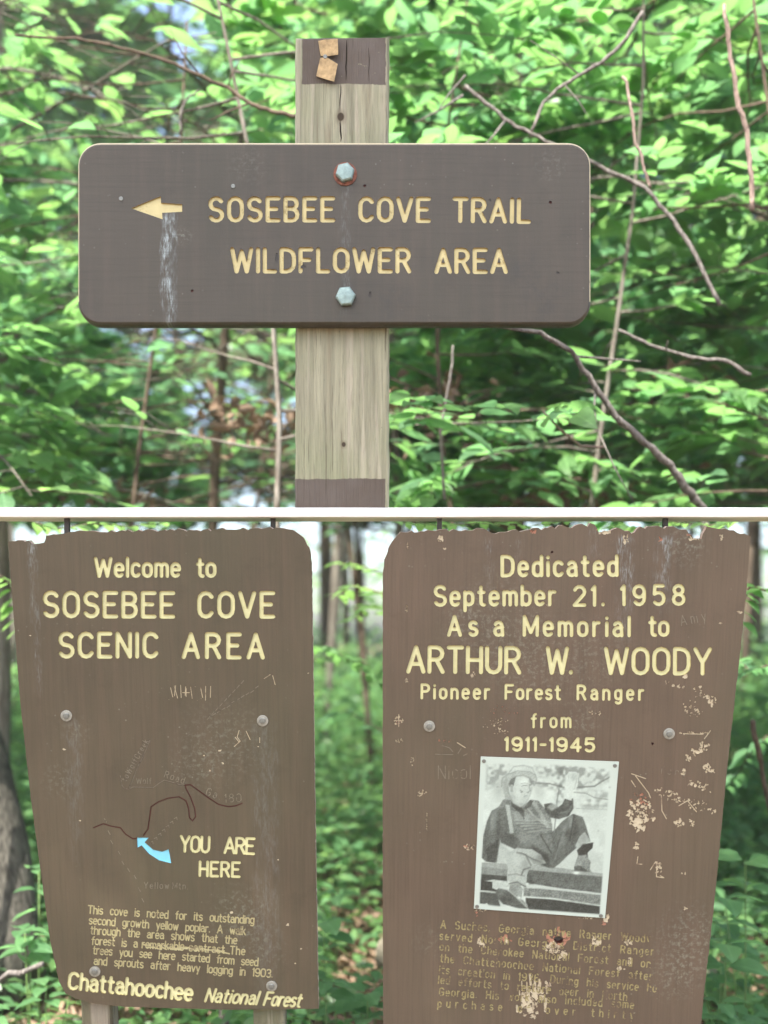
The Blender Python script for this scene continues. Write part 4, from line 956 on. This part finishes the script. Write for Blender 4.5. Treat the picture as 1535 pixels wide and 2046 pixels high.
def tree(base, H, r0, lean, brs, L, zr, leaf_len, K, mats, name, label, group=None, bark=None, az=None, tw=5, lp=7, tpl=None, rise=.12, tilt=.28, trunkbend=.08, openz=None, sparse=0.):
    """trunk, side branches, twigs and alternate leaves; K nearest leaves in view are objects, the rest one foliage part"""
    bark = bark or BARK_G; bx, by = base; bz = float(gz(bx, by))-.05
    root = empty(name, (bx, by, bz), label, 'tree', group)
    n = 9; tp = []
    for i in range(n+1):
        f = i/n; tp.append(Vector((bx+lean[0]*f+trunkbend*math.sin(f*5+bx*3), by+lean[1]*f+trunkbend*math.cos(f*4+by), bz+H*f)))
    tb = MB(); tb.tube(tp, [r0*(1.25 if i == 0 else 1)*(1-.75*i/n) for i in range(n+1)], 9, 0, .16)
    put('trunk', tb.mesh('trunk', [bark], True), root, Matrix.Identity(4))
    LP, LD = [], []
    for bi in range(brs):
        f = zr[0]+(zr[1]-zr[0])*(bi+random.random())/brs; f = min(.98, max(.02, (f-bz)/H)); k = f*n; i0 = min(n-1, int(k)); p0 = tp[i0].lerp(tp[i0+1], k-i0)
        a = random.uniform(0, 2*math.pi) if az is None else random.uniform(*az)
        ln_ = L*random.uniform(.65, 1.15); d = Vector((math.cos(a), math.sin(a), random.uniform(-.05, .45)))
        pts = [p0]; q = p0.copy()
        for s in range(6):
            d = (d+Vector((random.uniform(-.22,.22), random.uniform(-.22,.22), random.uniform(-.16,.10)-(.05 if s > 2 else 0)))).normalized(); q = q+d*(ln_/6); pts.append(q.copy())
        bb = MB(); rb = max(.004, min(r0*.35, .006+ln_*.004)); bb.tube(pts, [rb*(1-.8*s/6) for s in range(7)], 5)
        for t_ in range(tw):
            s = random.uniform(1.2, 5.9); i0 = int(s); p1 = pts[i0].lerp(pts[min(6,i0+1)], s-i0); dd = (pts[min(6,i0+1)]-pts[i0]).normalized()
            sd_ = Vector((-dd.y, dd.x, random.uniform(-.1,.35))).normalized()*random.choice((-1,1)); td = (dd*.7+sd_).normalized()
            tl = ln_*random.uniform(.18,.38); e = p1+td*tl+Vector((0,0,-.04*tl)); m = p1.lerp(e,.5)+Vector((0,0,.03)); bb.tube([p1,m,e], [rb*.35, rb*.25, rb*.12], 3)
            for j in range(lp):
                if random.random() < sparse: continue
                g = (j+1)/lp; pp = p1.lerp(m, g*2) if g < .5 else m.lerp(e, g*2-1)
                side = 1 if j % 2 else -1; sv = Vector((-td.y, td.x, 0)).normalized()*side
                LD.append(tuple((td*.75+sv*(.0 if j == lp-1 else .8)+Vector((0,0,random.uniform(-.15,.25)))).normalized())); LP.append(tuple(pp))
        if bi < 40: put('branch', bb.mesh('branch', [bark], True), root, Matrix.Identity(4))
    P_ = np.array(LP); D_ = np.array(LD)
    ln = leaf_len*RNG.uniform(.6, 1.2, len(P_)); rot = frames(D_, tilt)
    if openz is not None:
        keep = openz(P_); P_, D_, ln, rot = P_[keep], D_[keep], ln[keep], rot[keep]
    x, y = topx(P_); vis = (x > -40) & (x < 1575) & (y > -40) & (y < 2080)
    order = np.argsort(np.where(vis, P_[:,1], 1e6)); Kv = min(K, int(vis.sum())); top, rest = order[:Kv], order[Kv:]
    for i in top:
        leaf_obj(root, int(RNG.integers(4)), mats[int(RNG.integers(len(mats)))], P_[i], rot[i], float(ln[i]))
    if len(rest):
        h = len(rest)//len(mats)+1
        # one foliage part; material by index
        tv, tf = tpl or LT_MD; nn = len(rest); T = tv[None]*np.ones((nn,1,1))
        V = np.einsum('nij,nkj->nki', rot[rest], T)*ln[rest][:,None,None]+P_[rest][:,None,:]
        Fc = (tf[None]+np.arange(nn)[:,None,None]*len(tv)).reshape(-1, 3)
        me = np_mesh('foliage', V.reshape(-1,3), Fc, mats, np.repeat(RNG.integers(0, len(mats), nn), len(tf)))
        put('foliage', me, root, Matrix.Identity(4), kind='stuff')
    return root

ORD = ['leftmost', 'second from the left', 'third from the left', 'fourth from the left', 'fifth from the left', 'sixth from the left', 'seventh from the left', 'eighth from the left', 'ninth from the left', 'tenth from the left']
def opening(P_):
    """leaves stop above the rail line where the wood opens to the light; a few hang lower"""
    x, y = topx(P_)
    t_ = (P_[:,2]-.5)/sdir.z; gx_, gy_ = P_[:,0]-sdir.x*t_, P_[:,1]-sdir.y*t_   # a lighter glade behind the signs
    glade = (np.abs(gx_+.03*gy_) < .62) & (gy_ > 4.6) & (P_[:,1] < 12) & (RNG.random(len(P_)) < .92)
    return (~glade) & (P_[:,2] > CZ+.112*P_[:,1]+.05*RNG.standard_normal(len(P_))+.02)
# near row of understory trees, crowns spreading above and behind the boards
NEARX = [-1.75,-1.1,-.42,.32,1.0,1.6,2.2]
for i, x in enumerate(NEARX):
    y = 4.3+.5*math.sin(i*2.3)+(.3 if i%2 else 0)
    tree((x*1.05, y), 4.6, .019, (random.uniform(-.25,.25), random.uniform(-.2,.3)), 24, 1.15, (2.25, 4.5), .165, 290, [LEAF_A, LEAF_B, LEAF_A], 'understory_tree', 'slim tree of the nearest row behind the signs, %s' % ORD[i], 'understory trees just behind the signs', BARK_B if i%2 else BARK_G, tw=6, lp=6, openz=opening, az=(-.25,3.4), trunkbend=.15)
MIDX = [-4.7,-3.2,-2.1,-1.1,-.1,.9,2.0,3.1,4.6]
for i, x in enumerate(MIDX):
    y = 6.6+.9*math.sin(i*1.7+1)
    tree((x*1.1+.15, y), 6.4, .045, (random.uniform(-.3,.3), random.uniform(-.2,.3)), 34, 1.7, (2.3, 6.2), .20, 170, [LEAF_B, LEAF_A, LEAF_C], 'understory_tree', 'leafy tree of the middle row, %s' % ORD[i], 'understory trees in the middle row', BARK_B if i%2 else BARK_G, tw=8, lp=8, openz=opening)
FARX = [-8.6,-6.2,-4.2,-2.4,-.7,1.0,2.7,4.5,6.4,8.8]
for i, x in enumerate(FARX):
    y = 19+2*math.sin(i*2.1+.4)
    tree((x*1.6, y), 15.5, .13, (random.uniform(-.5,.5), 0), 80, 4.2, (4.0, 15), .50, 0, [LEAF_A, LEAF_C, LEAF_B], 'forest_tree', 'taller tree of the back row, %s' % ORD[i], 'taller trees closing the view', BARK_B, tw=11, lp=9, tpl=LT_LO, openz=opening, tilt=.4)

LOWX = [-5.4,-3.9,-2.5,-1.2,.2,1.5,2.8,4.1,5.6]
for i, x in enumerate(LOWX):
    y = 9.6+.6*math.sin(i*2.7+2)
    tree((x, y), 4.8, .04, (random.uniform(-.2,.2), 0), 40, 1.7, (2.6, 4.7), .21, 60, [LEAF_B, LEAF_A, LEAF_B], 'understory_tree', 'low spreading tree of the thicket row, %s' % ORD[i], 'low trees of the thicket row', BARK_B, tw=9, lp=8, openz=opening, tilt=.35)
# ------------------------------------------------------------------ trunks seen through the gap and beside the boards
BARK_D = mat_bark('dark_grey_bark', (.035,.032,.027), (.13,.12,.10), 1.6)
def trunk_tree(pts, rads, name, label, bark, crown=None, group=None, cat='tree', n=12):
    root = empty(name, pts[0], label, cat, group)
    mb = MB(); mb.tube(pts, rads, n, 0, .10); put('trunk', mb.mesh('trunk', [bark], True), root, Matrix.Identity(4))
    if crown:
        m, rad, ll = crown; top = np.array(pts[-1]); c = top+RNG.standard_normal((m,3))*np.array([rad, rad, rad*.55])
        rot = frames(RNG.standard_normal((m,3))*np.array([1,1,.3]), .4)
        me_o = bake(LT_LO, c, rot, ll*RNG.uniform(.7,1.3,m), 'crown', [LEAF_C], root, M=None, kind='stuff')
    return root
def seg(x0, y0, x1, y1, D, up=0., dn=0., n=8, wob=.01):
    """a stem through two photograph points at depth D, carried on down to the ground and up by up metres"""
    a, b = P(x0, y0, D), P(x1, y1, D); d = (b-a); d /= abs(d.z)
    low, hi = (a, b) if a.z < b.z else (b, a); dd = (hi-low)/abs(hi.z-low.z)
    low = low-dd*(low.z-float(gz(low.x, D))+.1); hi = hi+dd*up
    return [low.lerp(hi, i/n)+Vector((random.uniform(-wob,wob), random.uniform(-wob,wob), 0)) for i in range(n+1)]
def stem(x0,y0,x1,y1,D,wpx,label,bark,up=13.,group=None,crown=(900,1.6,.2),taper=.55):
    pts = seg(x0,y0,x1,y1,D,up); r_ = wpx/2/F*D
    return trunk_tree([tuple(p) for p in pts], [r_*(1.15-(1.15-taper)*i/(len(pts)-1)) for i in range(len(pts))], 'forest_tree', label, bark, crown, group)
stem(666,1262,694,1035,17,17,'leaning grey trunk, the thickest seen at the top of the gap between the boards',BARK_G)
stem(693,1270,691,1120,19,13,'straight brown trunk just right of the leaning one in the gap',BARK_B)
stem(646,1270,647,1080,22,6,'very thin sapling trunk nearest the left board in the gap',BARK_G,crown=(500,1.2,.2))
stem(664,1225,659,1040,24,7,'thin pale trunk left of the leaning trunk in the gap',BARK_G,crown=(500,1.2,.2))
stem(725,1290,724,1040,20,8,'slim straight trunk nearest the right board in the gap',BARK_G,crown=(500,1.2,.2))
stem(744,1620,722,1230,9,10,'crooked dark stem in the lower right of the gap',BARK_B,up=10,crown=(300,.8,.14))
stem(655,1460,660,1360,13,13,'grey trunk rising from the shrubs in the gap, half hidden by leaves',BARK_G)
stem(752,1590,741,1480,11,11,'brown tree trunk beside the right board near mid height of the gap',BARK_B)
stem(1490,1260,1500,1080,14,11,'trunk at the right edge beside the memorial board',BARK_B)
stem(1478,1600,1484,1440,16,15,'dim brown trunk right of the memorial board at mid height',BARK_B)
stem(24,1250,20,1060,15,16,'narrow trunk left of the welcome board near its top',BARK_G)
# stout leaning trunk at the lower left edge
pts = [P(20,1990,4.6), P(12,1880,4.6), P(-6,1700,4.7), P(-50,1500,4.8), P(-130,1300,4.9), P(-220,1050,5.0), P(-220,700,5.2), P(-330,300,5.4), P(-430,0,5.6)]
trunk_tree([tuple(p) for p in pts], [.17,.15,.14,.13,.125,.12,.11,.10,.09], 'forest_tree', 'stout grey-barked trunk leaning out of view at the lower left edge', BARK_D, None, n=18)
# dark blurred trunk behind the trail sign post, right side
pts = [P(1010,1400,8.2)+Vector((0,0,0)), P(1012,1100,8.2), P(1015,700,8.2), P(1012,300,8.2), P(1016,30,8.2), P(1018,-200,8.2)]
pts[0].z = float(gz(pts[0].x, 8.2))-.1
trunk_tree([tuple(p) for p in pts], [.17,.15,.135,.13,.12,.11], 'forest_tree', 'dark upright trunk in the leaves right of the trail sign post', BARK_B, None, n=14)

# distant wood and an unseen tree added behind the viewer to shade the signs
def far_wood(n):
    y = RNG.uniform(28, 60, n); x = (RNG.random(n)-.5)*1.9*y; z = gz(x,y)+RNG.random(n)**3*6
    keep = RNG.random(n) < .25+.75*(np.sin(x*.8+y*.3)*np.cos(x*.37-y*.5) > -.1); x,y,z = x[keep],y[keep],z[keep]; n = len(x)
    bake(LT_LO, np.stack([x,y,z],1), frames(RNG.standard_normal((n,3))*np.array([1,1,.3]), .5), RNG.uniform(.35,.75,n), 'distant_woodland', [LEAF_C], kind='stuff')
far_wood(20000)
s_ = np.array(sdir); cc = np.array([-.05, 2.6, 2.0])+6.2*s_
sh_root = empty('added_shade_tree', (-3.4, -1.6, 0), 'unseen tree added behind the viewer, its crown shading the three signs', 'tree')
mb = MB(); mb.tube([(-3.4,-1.6,-.1),(-3.3,-1.5,2),(-3.0,-1.4,4),(-2.4,-1.1,5.8),tuple(cc+np.array([0,0,-.2])),tuple(cc+np.array([1.3,.5,.3]))], [.19,.16,.14,.11,.07,.02], 12, 0, .1); put('trunk', mb.mesh('trunk', [BARK_G], True), sh_root, Matrix.Identity(4))
m_ = 4400; u_ = RNG.standard_normal((m_,3)); u_ /= np.linalg.norm(u_,axis=1,keepdims=True); u_ *= (RNG.random(m_)**.4)[:,None]
o_ = bake(LT_MD, cc+u_*np.array([1.42,1.5,.75]), frames(RNG.standard_normal((m_,3))*np.array([1,1,.3]), .4), RNG.uniform(.12,.2,m_), 'foliage', [LEAF_A], None, kind='stuff')
o_.parent = sh_root; o_.location = -Vector(sh_root.location)

# ------------------------------------------------------------------ limbs and twigs in the upper leaves
def limb(pts, D, w0, w1, bark, label, name='bare_branch', D1=None, ground=False, side=()):
    D1 = D if D1 is None else D1; N = len(pts)
    q = [P(x, y, D+(D1-D)*i/(N-1)) for i, (x, y) in enumerate(pts)]
    rr = [ (w0+(w1-w0)*i/(N-1))/2/F*D for i in range(N)]
    if ground: q.append(Vector((q[-1].x-.35, q[-1].y+.1, float(gz(q[-1].x, q[-1].y))-.06))); rr.append(rr[-1]*1.1)
    # subdivide with slight knots
    qq, r2 = [], []
    for i in range(len(q)-1):
        for k in range(4):
            f = k/4; qq.append(q[i].lerp(q[i+1], f)+Vector((random.uniform(-.004,.004),0,random.uniform(-.004,.004)))); r2.append((rr[i]*(1-f)+rr[i+1]*f)*random.uniform(.88,1.15))
    qq.append(q[-1]); r2.append(rr[-1])
    mb = MB(); mb.tube(qq, r2, 8, 0, .12)
    for sd_ in side:
        (x0,y0), (x1,y1), ws = sd_; dq = D+(D1-D)*.5; mb.tube([P(x0,y0,dq), P((x0+x1)/2+random.uniform(-6,6),(y0+y1)/2,dq-.02), P(x1,y1,dq-.05)], [ws/2/F*D, ws*.8/2/F*D, ws*.4/2/F*D], 5)
    o = put(name, mb.mesh(name, [bark], True)); return tag(o, label, 'branch')
limb([(930,640),(1080,664),(1140,700),(1188,768),(1228,830),(1290,885),(1338,930),(1372,975),(1402,1015),(1420,1150)], 3.3, 8, 21, BARK_P, 'long leaning grey limb coming out from under the trail sign down to the rail', ground=True, D1=3.7, side=[((1150,712),(1280,722),6),((1190,772),(1195,860),5),((1195,860),(1270,1010),4)])
limb([(1283,22),(1255,75),(1215,115),(1160,150),(1125,170),(1085,205),(1062,262)], 3.7, 9, 6, BARK_P, 'forked pale branch arching above the trail sign right half', side=[((1160,150),(1060,80),4),((1125,165),(1180,240),3)])
limb([(1447,10),(1456,80),(1466,150),(1473,200),(1492,260),(1500,330),(1503,420)], 3.6, 8, 11, BARK_R, 'bright straight stick at the upper right edge')
limb([(1246,150),(1262,210),(1272,285),(1290,340),(1300,375)], 3.5, 6, 7, BARK_R, 'short broken reddish stick right of the trail sign')
limb([(930,170),(970,205),(1020,245),(1075,275),(1130,300),(1215,340),(1290,375),(1345,440),(1390,510),(1440,610)], 3.9, 7, 9, BARK_P, 'grey twig running behind the top right corner of the trail sign', D1=3.8, side=[((925,190),(830,245),6),((930,150),(870,230),4),((1010,240),(960,300),5)])
limb([(1085,820),(1120,860),(1160,890),(1210,892)], 3.6, 5, 6, BARK_R, 'small bent reddish twig low right, above the rail', side=[((1120,860),(1100,830),3)])
limb([(1236,660),(1300,690),(1380,715),(1450,720),(1500,750)], 3.7, 6, 9, BARK_P, 'arching pale twig right of the trail sign lower corner', side=[((1330,700),(1335,680),4)])
limb([(595,232),(540,222),(500,205),(455,175),(400,150),(330,120),(240,95),(150,78),(30,70)], 3.9, 9, 5, BARK_B, 'dark branch reaching left from behind the top of the post', side=[((500,205),(420,240),5),((400,150),(340,60),4),((455,175),(480,120),4)])
limb([(360,270),(362,220),(375,195),(400,180)], 4.0, 5, 4, BARK_P, 'short upright twig above the trail sign left half')
limb([(890,1000),(880,860),(900,760),(905,690)], 3.9, 6, 4, BARK_P, 'thin pale stem just right of the post under the trail sign')

# ------------------------------------------------------------------ forest floor
BLK = lambda x, y: (np.abs(x) < 1.1) & (y < 3.35)
def litter(n):
    y = 3.0+RNG.random(n)**1.6*11; x = (RNG.random(n)-.5)*2*(.8+.5*y)
    z = gz(x, y)+RNG.uniform(.004,.04,n); p = np.stack([x,y,z],1)
    rot = frames(np.concatenate([RNG.standard_normal((n,2)), .25*RNG.standard_normal((n,1))], 1), .45)
    bake(leaf_tpl(.55,.5,.4,1), p, rot, RNG.uniform(.05,.11,n), 'leaf_litter', [DEAD], kind='stuff')
litter(26000)
def patchy(x, y, s=1.1):
    return .5+.5*np.sin(x*s*2.1+1.3*np.sin(y*s*1.7))*np.cos(y*s*1.9+x)
def undergrowth(n):
    y = 3.5+RNG.random(n)**1.15*24; x = (RNG.random(n)-.5)*2*(1.3+.72*y)
    keep = ~((np.abs(x-.12) < .40) & (y < 5.2)) & ~((x < -1.1) & (x > -1.9) & (y < 4.9) & (RNG.random(n) < .6)) & (RNG.random(n) < .35+.8*patchy(x, y)); x, y = x[keep], y[keep]; n = len(x)
    hmax = np.interp(y, [3.5,5,7,10,16,27], [.35,.5,.85,1.25,1.65,2.0]); h = hmax*RNG.uniform(.25,1.05,n)
    PP, DD, LL, MM = [], [], [], []
    for layer in range(4):
        for k in range(5):
            zz = h*(1-.24*layer)*RNG.uniform(.92,1.05,n); a = RNG.uniform(0, 2*np.pi, n)
            rad = (.02+.05*layer)*RNG.uniform(.5,1.8,n)*np.interp(y,[4,20],[1,2.4])
            PP.append(np.stack([x+rad*np.cos(a), y+rad*np.sin(a), gz(x,y)+np.maximum(zz,.04)], 1))
            DD.append(np.stack([np.cos(a), np.sin(a), RNG.uniform(-.3,.3,n)], 1)); LL.append(np.interp(y,[3.5,8,27],[.085,.12,.22])*RNG.uniform(.6,1.3,n))
    p = np.concatenate(PP); d = np.concatenate(DD); l_ = np.concatenate(LL); nn = len(p)
    T = LT_LO[0][None]*np.ones((nn,1,1)); V = np.einsum('nij,nkj->nki', frames(d,.35), T)*l_[:,None,None]+p[:,None,:]
    Fc = (LT_LO[1][None]+np.arange(nn)[:,None,None]*len(LT_LO[0])).reshape(-1,3)
    me = np_mesh('undergrowth', V.reshape(-1,3), Fc, [LEAF_D, LEAF_A, LEAF_C], np.repeat(RNG.choice(3, nn, p=[.4,.2,.4]), len(LT_LO[1])))
    o = put('undergrowth', me); tag(o, 'dense green leafy ground cover filling the wood behind the signs', 'undergrowth', kind='stuff')
undergrowth(14000)

def floor_plant(px, py, D, h, nl, ll, label, spread=.10, mat=None, ob=True):
    x = (px-CX)/F*D; z0 = float(gz(x, D)); root = empty('floor_plant', (x, D, z0), label, 'plant', 'broad-leaved plants on the forest floor')
    mb = MB(); ntop = max(1, nl//6)
    for s in range(ntop):
        a0 = random.uniform(0,6.28); ex = x+spread*1.1*math.cos(a0)*(s > 0); ey = D+spread*.7*math.sin(a0)*(s > 0); ht = h*random.uniform(.75,1.)
        mb.tube([(x,D,z0-.02),((x+ex)/2,(D+ey)/2,z0+ht*.6),(ex,ey,z0+ht)], [.004,.003,.002], 5)
        for k in range(nl//ntop):
            a = 2.4*k+random.uniform(-.3,.3); lv = ht*(1-.10*(k//3)); p = np.array([ex+.012*math.cos(a), ey+.012*math.sin(a), z0+lv])
            d = np.array([[math.cos(a), math.sin(a), random.uniform(-.05,.28)]]); leaf_obj(root, 4 if ob else int(RNG.integers(4)), mat or LEAF_D, p, frames(d,.16)[0], ll*random.uniform(.75,1.15))
    put('stem', mb.mesh('stem', [mat_stem], True), root, Matrix.Identity(4)); return root
mat_stem = mat_simple('green_stem', (.10,.17,.05), .6)
pl_ = [  # px, _, depth, height, leaves, leaf length, label
 (652,0,3.55,.62,12,.105,'leafy plant against the left board edge, lowest in the gap'),
 (690,0,3.7,.50,12,.10,'broad-leaved plant at the bottom middle of the gap'),
 (735,0,3.6,.44,10,.11,'wide-leaved plant against the right board at the bottom of the gap'),
 (648,0,4.1,.66,9,.13,'plant with two large pale leaves by the left board, above the lowest one'),
 (712,0,3.95,.34,9,.085,'small plant beside the bare litter in the gap'),
 (672,0,4.6,.60,9,.09,'little plant in front of the leaf litter, centre left of the gap'),
 (750,0,4.3,.40,9,.09,'small plant under the log in the gap'),
 (700,0,6.0,.50,10,.13,'flat-topped plant with spreading leaves behind the log'),
 (745,0,6.4,.62,12,.13,'bushy plant behind the log beside the right board'),
 (640,0,6.2,.66,12,.12,'plant behind the litter beside the left board'),
 (1450,0,3.5,.86,14,.12,'large-leaved plant right of the memorial board, middle height'),
 (1490,0,3.7,.98,12,.12,'tall plant with big oval leaves at the right edge'),
 (1425,0,3.45,.50,14,.09,'low plant tucked against the right edge of the memorial board'),
 (1475,0,3.5,.58,14,.085,'densely leaved plant in the lower right corner'),
 (1500,0,3.6,.40,12,.085,'lowest plant in the lower right corner'),
 (1440,0,3.9,.72,12,.11,'plant just behind the corner plants on the right'),
 (60,0,3.8,.62,14,.095,'leafy plant at the foot of the stout trunk on the left'),
 (92,0,3.6,.52,12,.085,'plant against the lower left edge of the welcome board'),
 (30,0,3.5,.42,12,.08,'low plant in the lower left corner'),
 (78,0,4.0,.86,8,.10,'taller thin plant left of the welcome board'),
]
for (px, _, D, h, nl, ll, lb) in pl_: floor_plant(px, 0, D, h, nl, ll, lb)
# leafy low branches seen in the gap and over the boards' tops
def spray(pts, D, label, n, ll, mat, wpx=4, bark=None):
    q = [P(x, y, D+.06*i) for i, (x, y) in enumerate(pts)]
    root = empty('leafy_branch', q[0], label, 'branch', 'leafy branches hanging behind the boards')
    mb = MB(); mb.tube(q, [wpx/2/F*D*(1-.6*i/(len(q)-1)) for i in range(len(q))], 5); put('twig', mb.mesh('twig', [bark or BARK_B], True), root, Matrix.Identity(4))
    for i in range(n):
        s = (i+.5)/n*(len(q)-1); i0 = int(s); p = q[i0].lerp(q[i0+1], s-i0); t_ = (q[i0+1]-q[i0]).normalized(); sv = Vector((-t_.y, t_.x, 0)); sv.normalize(); sv *= (1 if i%2 else -1)
        d = (t_*.5+sv*.9+Vector((0,0,random.uniform(-.2,.15)))); leaf_obj(root, int(RNG.integers(4)), mat, np.array(p), frames(np.array([d]), .22)[0], ll*random.uniform(.7,1.15))
spray([(775,1150),(745,1140),(715,1128),(682,1125)], 4.6, 'bright leafy twig crossing the gap highest up', 12, .085, LEAF_C)
spray([(775,1190),(740,1178),(705,1170),(676,1192)], 4.3, 'drooping twig with large bright leaves in the upper gap', 13, .10, LEAF_C)
spray([(620,1290),(660,1300),(700,1316),(770,1370)], 4.4, 'dark twig with leaves slanting down across the gap', 16, .09, LEAF_A, 4)
spray([(790,1235),(760,1215),(735,1210),(705,1240)], 5.0, 'leafy twig beside the right board in the gap', 14, .10, LEAF_C)
spray([(600,1320),(640,1318),(680,1310),(730,1330)], 5.4, 'broad spray of leaves at the middle of the gap', 18, .11, LEAF_A)
spray([(780,1470),(730,1440),(690,1420),(650,1440)], 5.6, 'spray of cool green leaves in the lower gap', 18, .11, LEAF_B)
spray([(800,1040),(880,1050),(960,1045),(1060,1052),(1140,1038)], 3.4, 'low leafy bough hanging over the top of the memorial board', 30, .075, LEAF_C)
spray([(1500,1030),(1420,1050),(1340,1042),(1280,1060),(1240,1050)], 3.5, 'leafy bough above the right corner of the memorial board', 28, .075, LEAF_C)
spray([(60,1040),(110,1058),(180,1046),(250,1052),(330,1044)], 3.6, 'pale leafy bough above the left corner of the welcome board', 22, .075, LEAF_C)
spray([(1530,1180),(1500,1170),(1488,1200),(1480,1260)], 3.5, 'leafy twig beside the upper right edge of the memorial board', 16, .09, LEAF_A)
spray([(1535,1330),(1500,1340),(1475,1320),(1450,1330)], 3.8, 'leafy twig right of the memorial board under the upper one', 16, .09, LEAF_B)
spray([(1535,1470),(1500,1500),(1480,1540),(1450,1580)], 4.4, 'leaf spray right of the memorial board at mid height', 18, .10, LEAF_B)
spray([(0,1150),(20,1170),(30,1210),(40,1260)], 4.0, 'leafy twig at the left edge beside the welcome board', 14, .085, LEAF_C)
# fallen wood
def log_(p0, p1, r_, bark, label, name='fallen_log'):
    a, b = Vector(p0), Vector(p1); mb = MB(); n = 12
    mb.tube([a.lerp(b, i/n)+Vector((0,random.uniform(-.01,.01),random.uniform(-.012,.012))) for i in range(n+1)], [r_*random.uniform(.88,1.1) for _ in range(n+1)], 12, 0, .16)
    return tag(put(name, mb.mesh(name, [bark], True)), label, 'log' if 'log' in name else 'branch')
log_((-.02,5.15,.10),(1.5,4.7,.13), .085, BARK_L, 'mossy rotting log lying in the leaf litter seen low in the gap')
log_((-1.75,3.95,.30),(-1.15,3.5,.55), .009, BARK_P, 'pale stick leaning up from the lower left corner', 'fallen_branch')
log_((-1.7,3.8,.08),(-1.0,3.7,.12), .012, BARK_B, 'thin dark stick on the ground below the welcome board corner', 'fallen_branch')
log_((1.62,4.3,.82),(1.38,3.9,1.35), .010, BARK_B, 'dark bare stick slanting beside the memorial board right edge', 'fallen_branch')
for k, (x, y, a) in enumerate(((-1.35,3.9,.3),(-1.2,4.0,1.2),(-1.5,4.1,2.2),(-1.3,4.2,.8))):
    log_((x-.2*math.cos(a),y-.2*math.sin(a),.05+gz(x,y)),(x+.2*math.cos(a),y+.2*math.sin(a),.09+gz(x,y)), .007, BARK_P, ['short pale stick on the ground, nearest the lower left corner','short pale stick crossing the others left of the welcome board','bare stick by the trunk foot at lower left','short stick farthest back at lower left'][k], 'fallen_branch')

def dead_clump(px, py, D, rx, rz, n, label):
    c = P(px, py, D); root = empty('dead_leaf_clump', c, label, 'dead leaves', 'brown dead leaves caught in the thicket')
    mb = MB()
    for _ in range(7):
        a = Vector((random.uniform(-rx,rx), random.uniform(-.2,.2), random.uniform(-rz,rz))); b_ = Vector((random.uniform(-rx,rx), random.uniform(-.2,.2), random.uniform(-rz,rz)))
        mb.tube([c+a*1.2, c+(a+b_)*.5+Vector((0,0,.03)), c+b_*1.2], [.006,.005,.003], 4)
    put('twig', mb.mesh('twig', [BARK_B]), root, Matrix.Identity(4))
    n = int(n*.5); p = np.array(c)+RNG.standard_normal((n,3))*np.array([rx*.5,.16,rz*.5])
    o = bake(leaf_tpl(.5,.4,.4,2), p, frames(RNG.standard_normal((n,3)), .8), RNG.uniform(.05,.11,n), 'dead_leaf', [DEAD], None, kind='stuff'); o.parent = root; o.location = -c
dead_clump(860, 820, 5.0, .30, .16, 170, 'brown dead leaves caught right of the post under the trail sign')
dead_clump(500, 860, 5.3, .32, .12, 140, 'brown dead leaves caught left of the post above the rail')
dead_clump(1330, 790, 5.2, .30, .09, 120, 'brown dead leaves below the right end of the trail sign')
dead_clump(1150, 975, 5.4, .34, .10, 130, 'brown dead leaves just above the rail behind the long grey limb')
dead_clump(170, 980, 5.6, .30, .08, 110, 'brown dead leaves above the left end of the rail')

# ------------------------------------------------------------------ thin haze added under the trees to lift dark tones like lens glare
hz = MB(); hz.box(-70, 70, -12, 75, -1.2, 18.5)
t = NT('glare_fill_haze'); t.t.nodes.remove(t.b); v_ = t.n('VolumePrincipled'); v_.inputs['Density'].default_value = .0018; v_.inputs['Color'].default_value = (.92,.97,.92,1); v_.inputs['Anisotropy'].default_value = 0.
t.l(v_.outputs[0], t.out.inputs['Volume']); put('haze', hz.mesh('haze', [t.m]), kind='stuff')
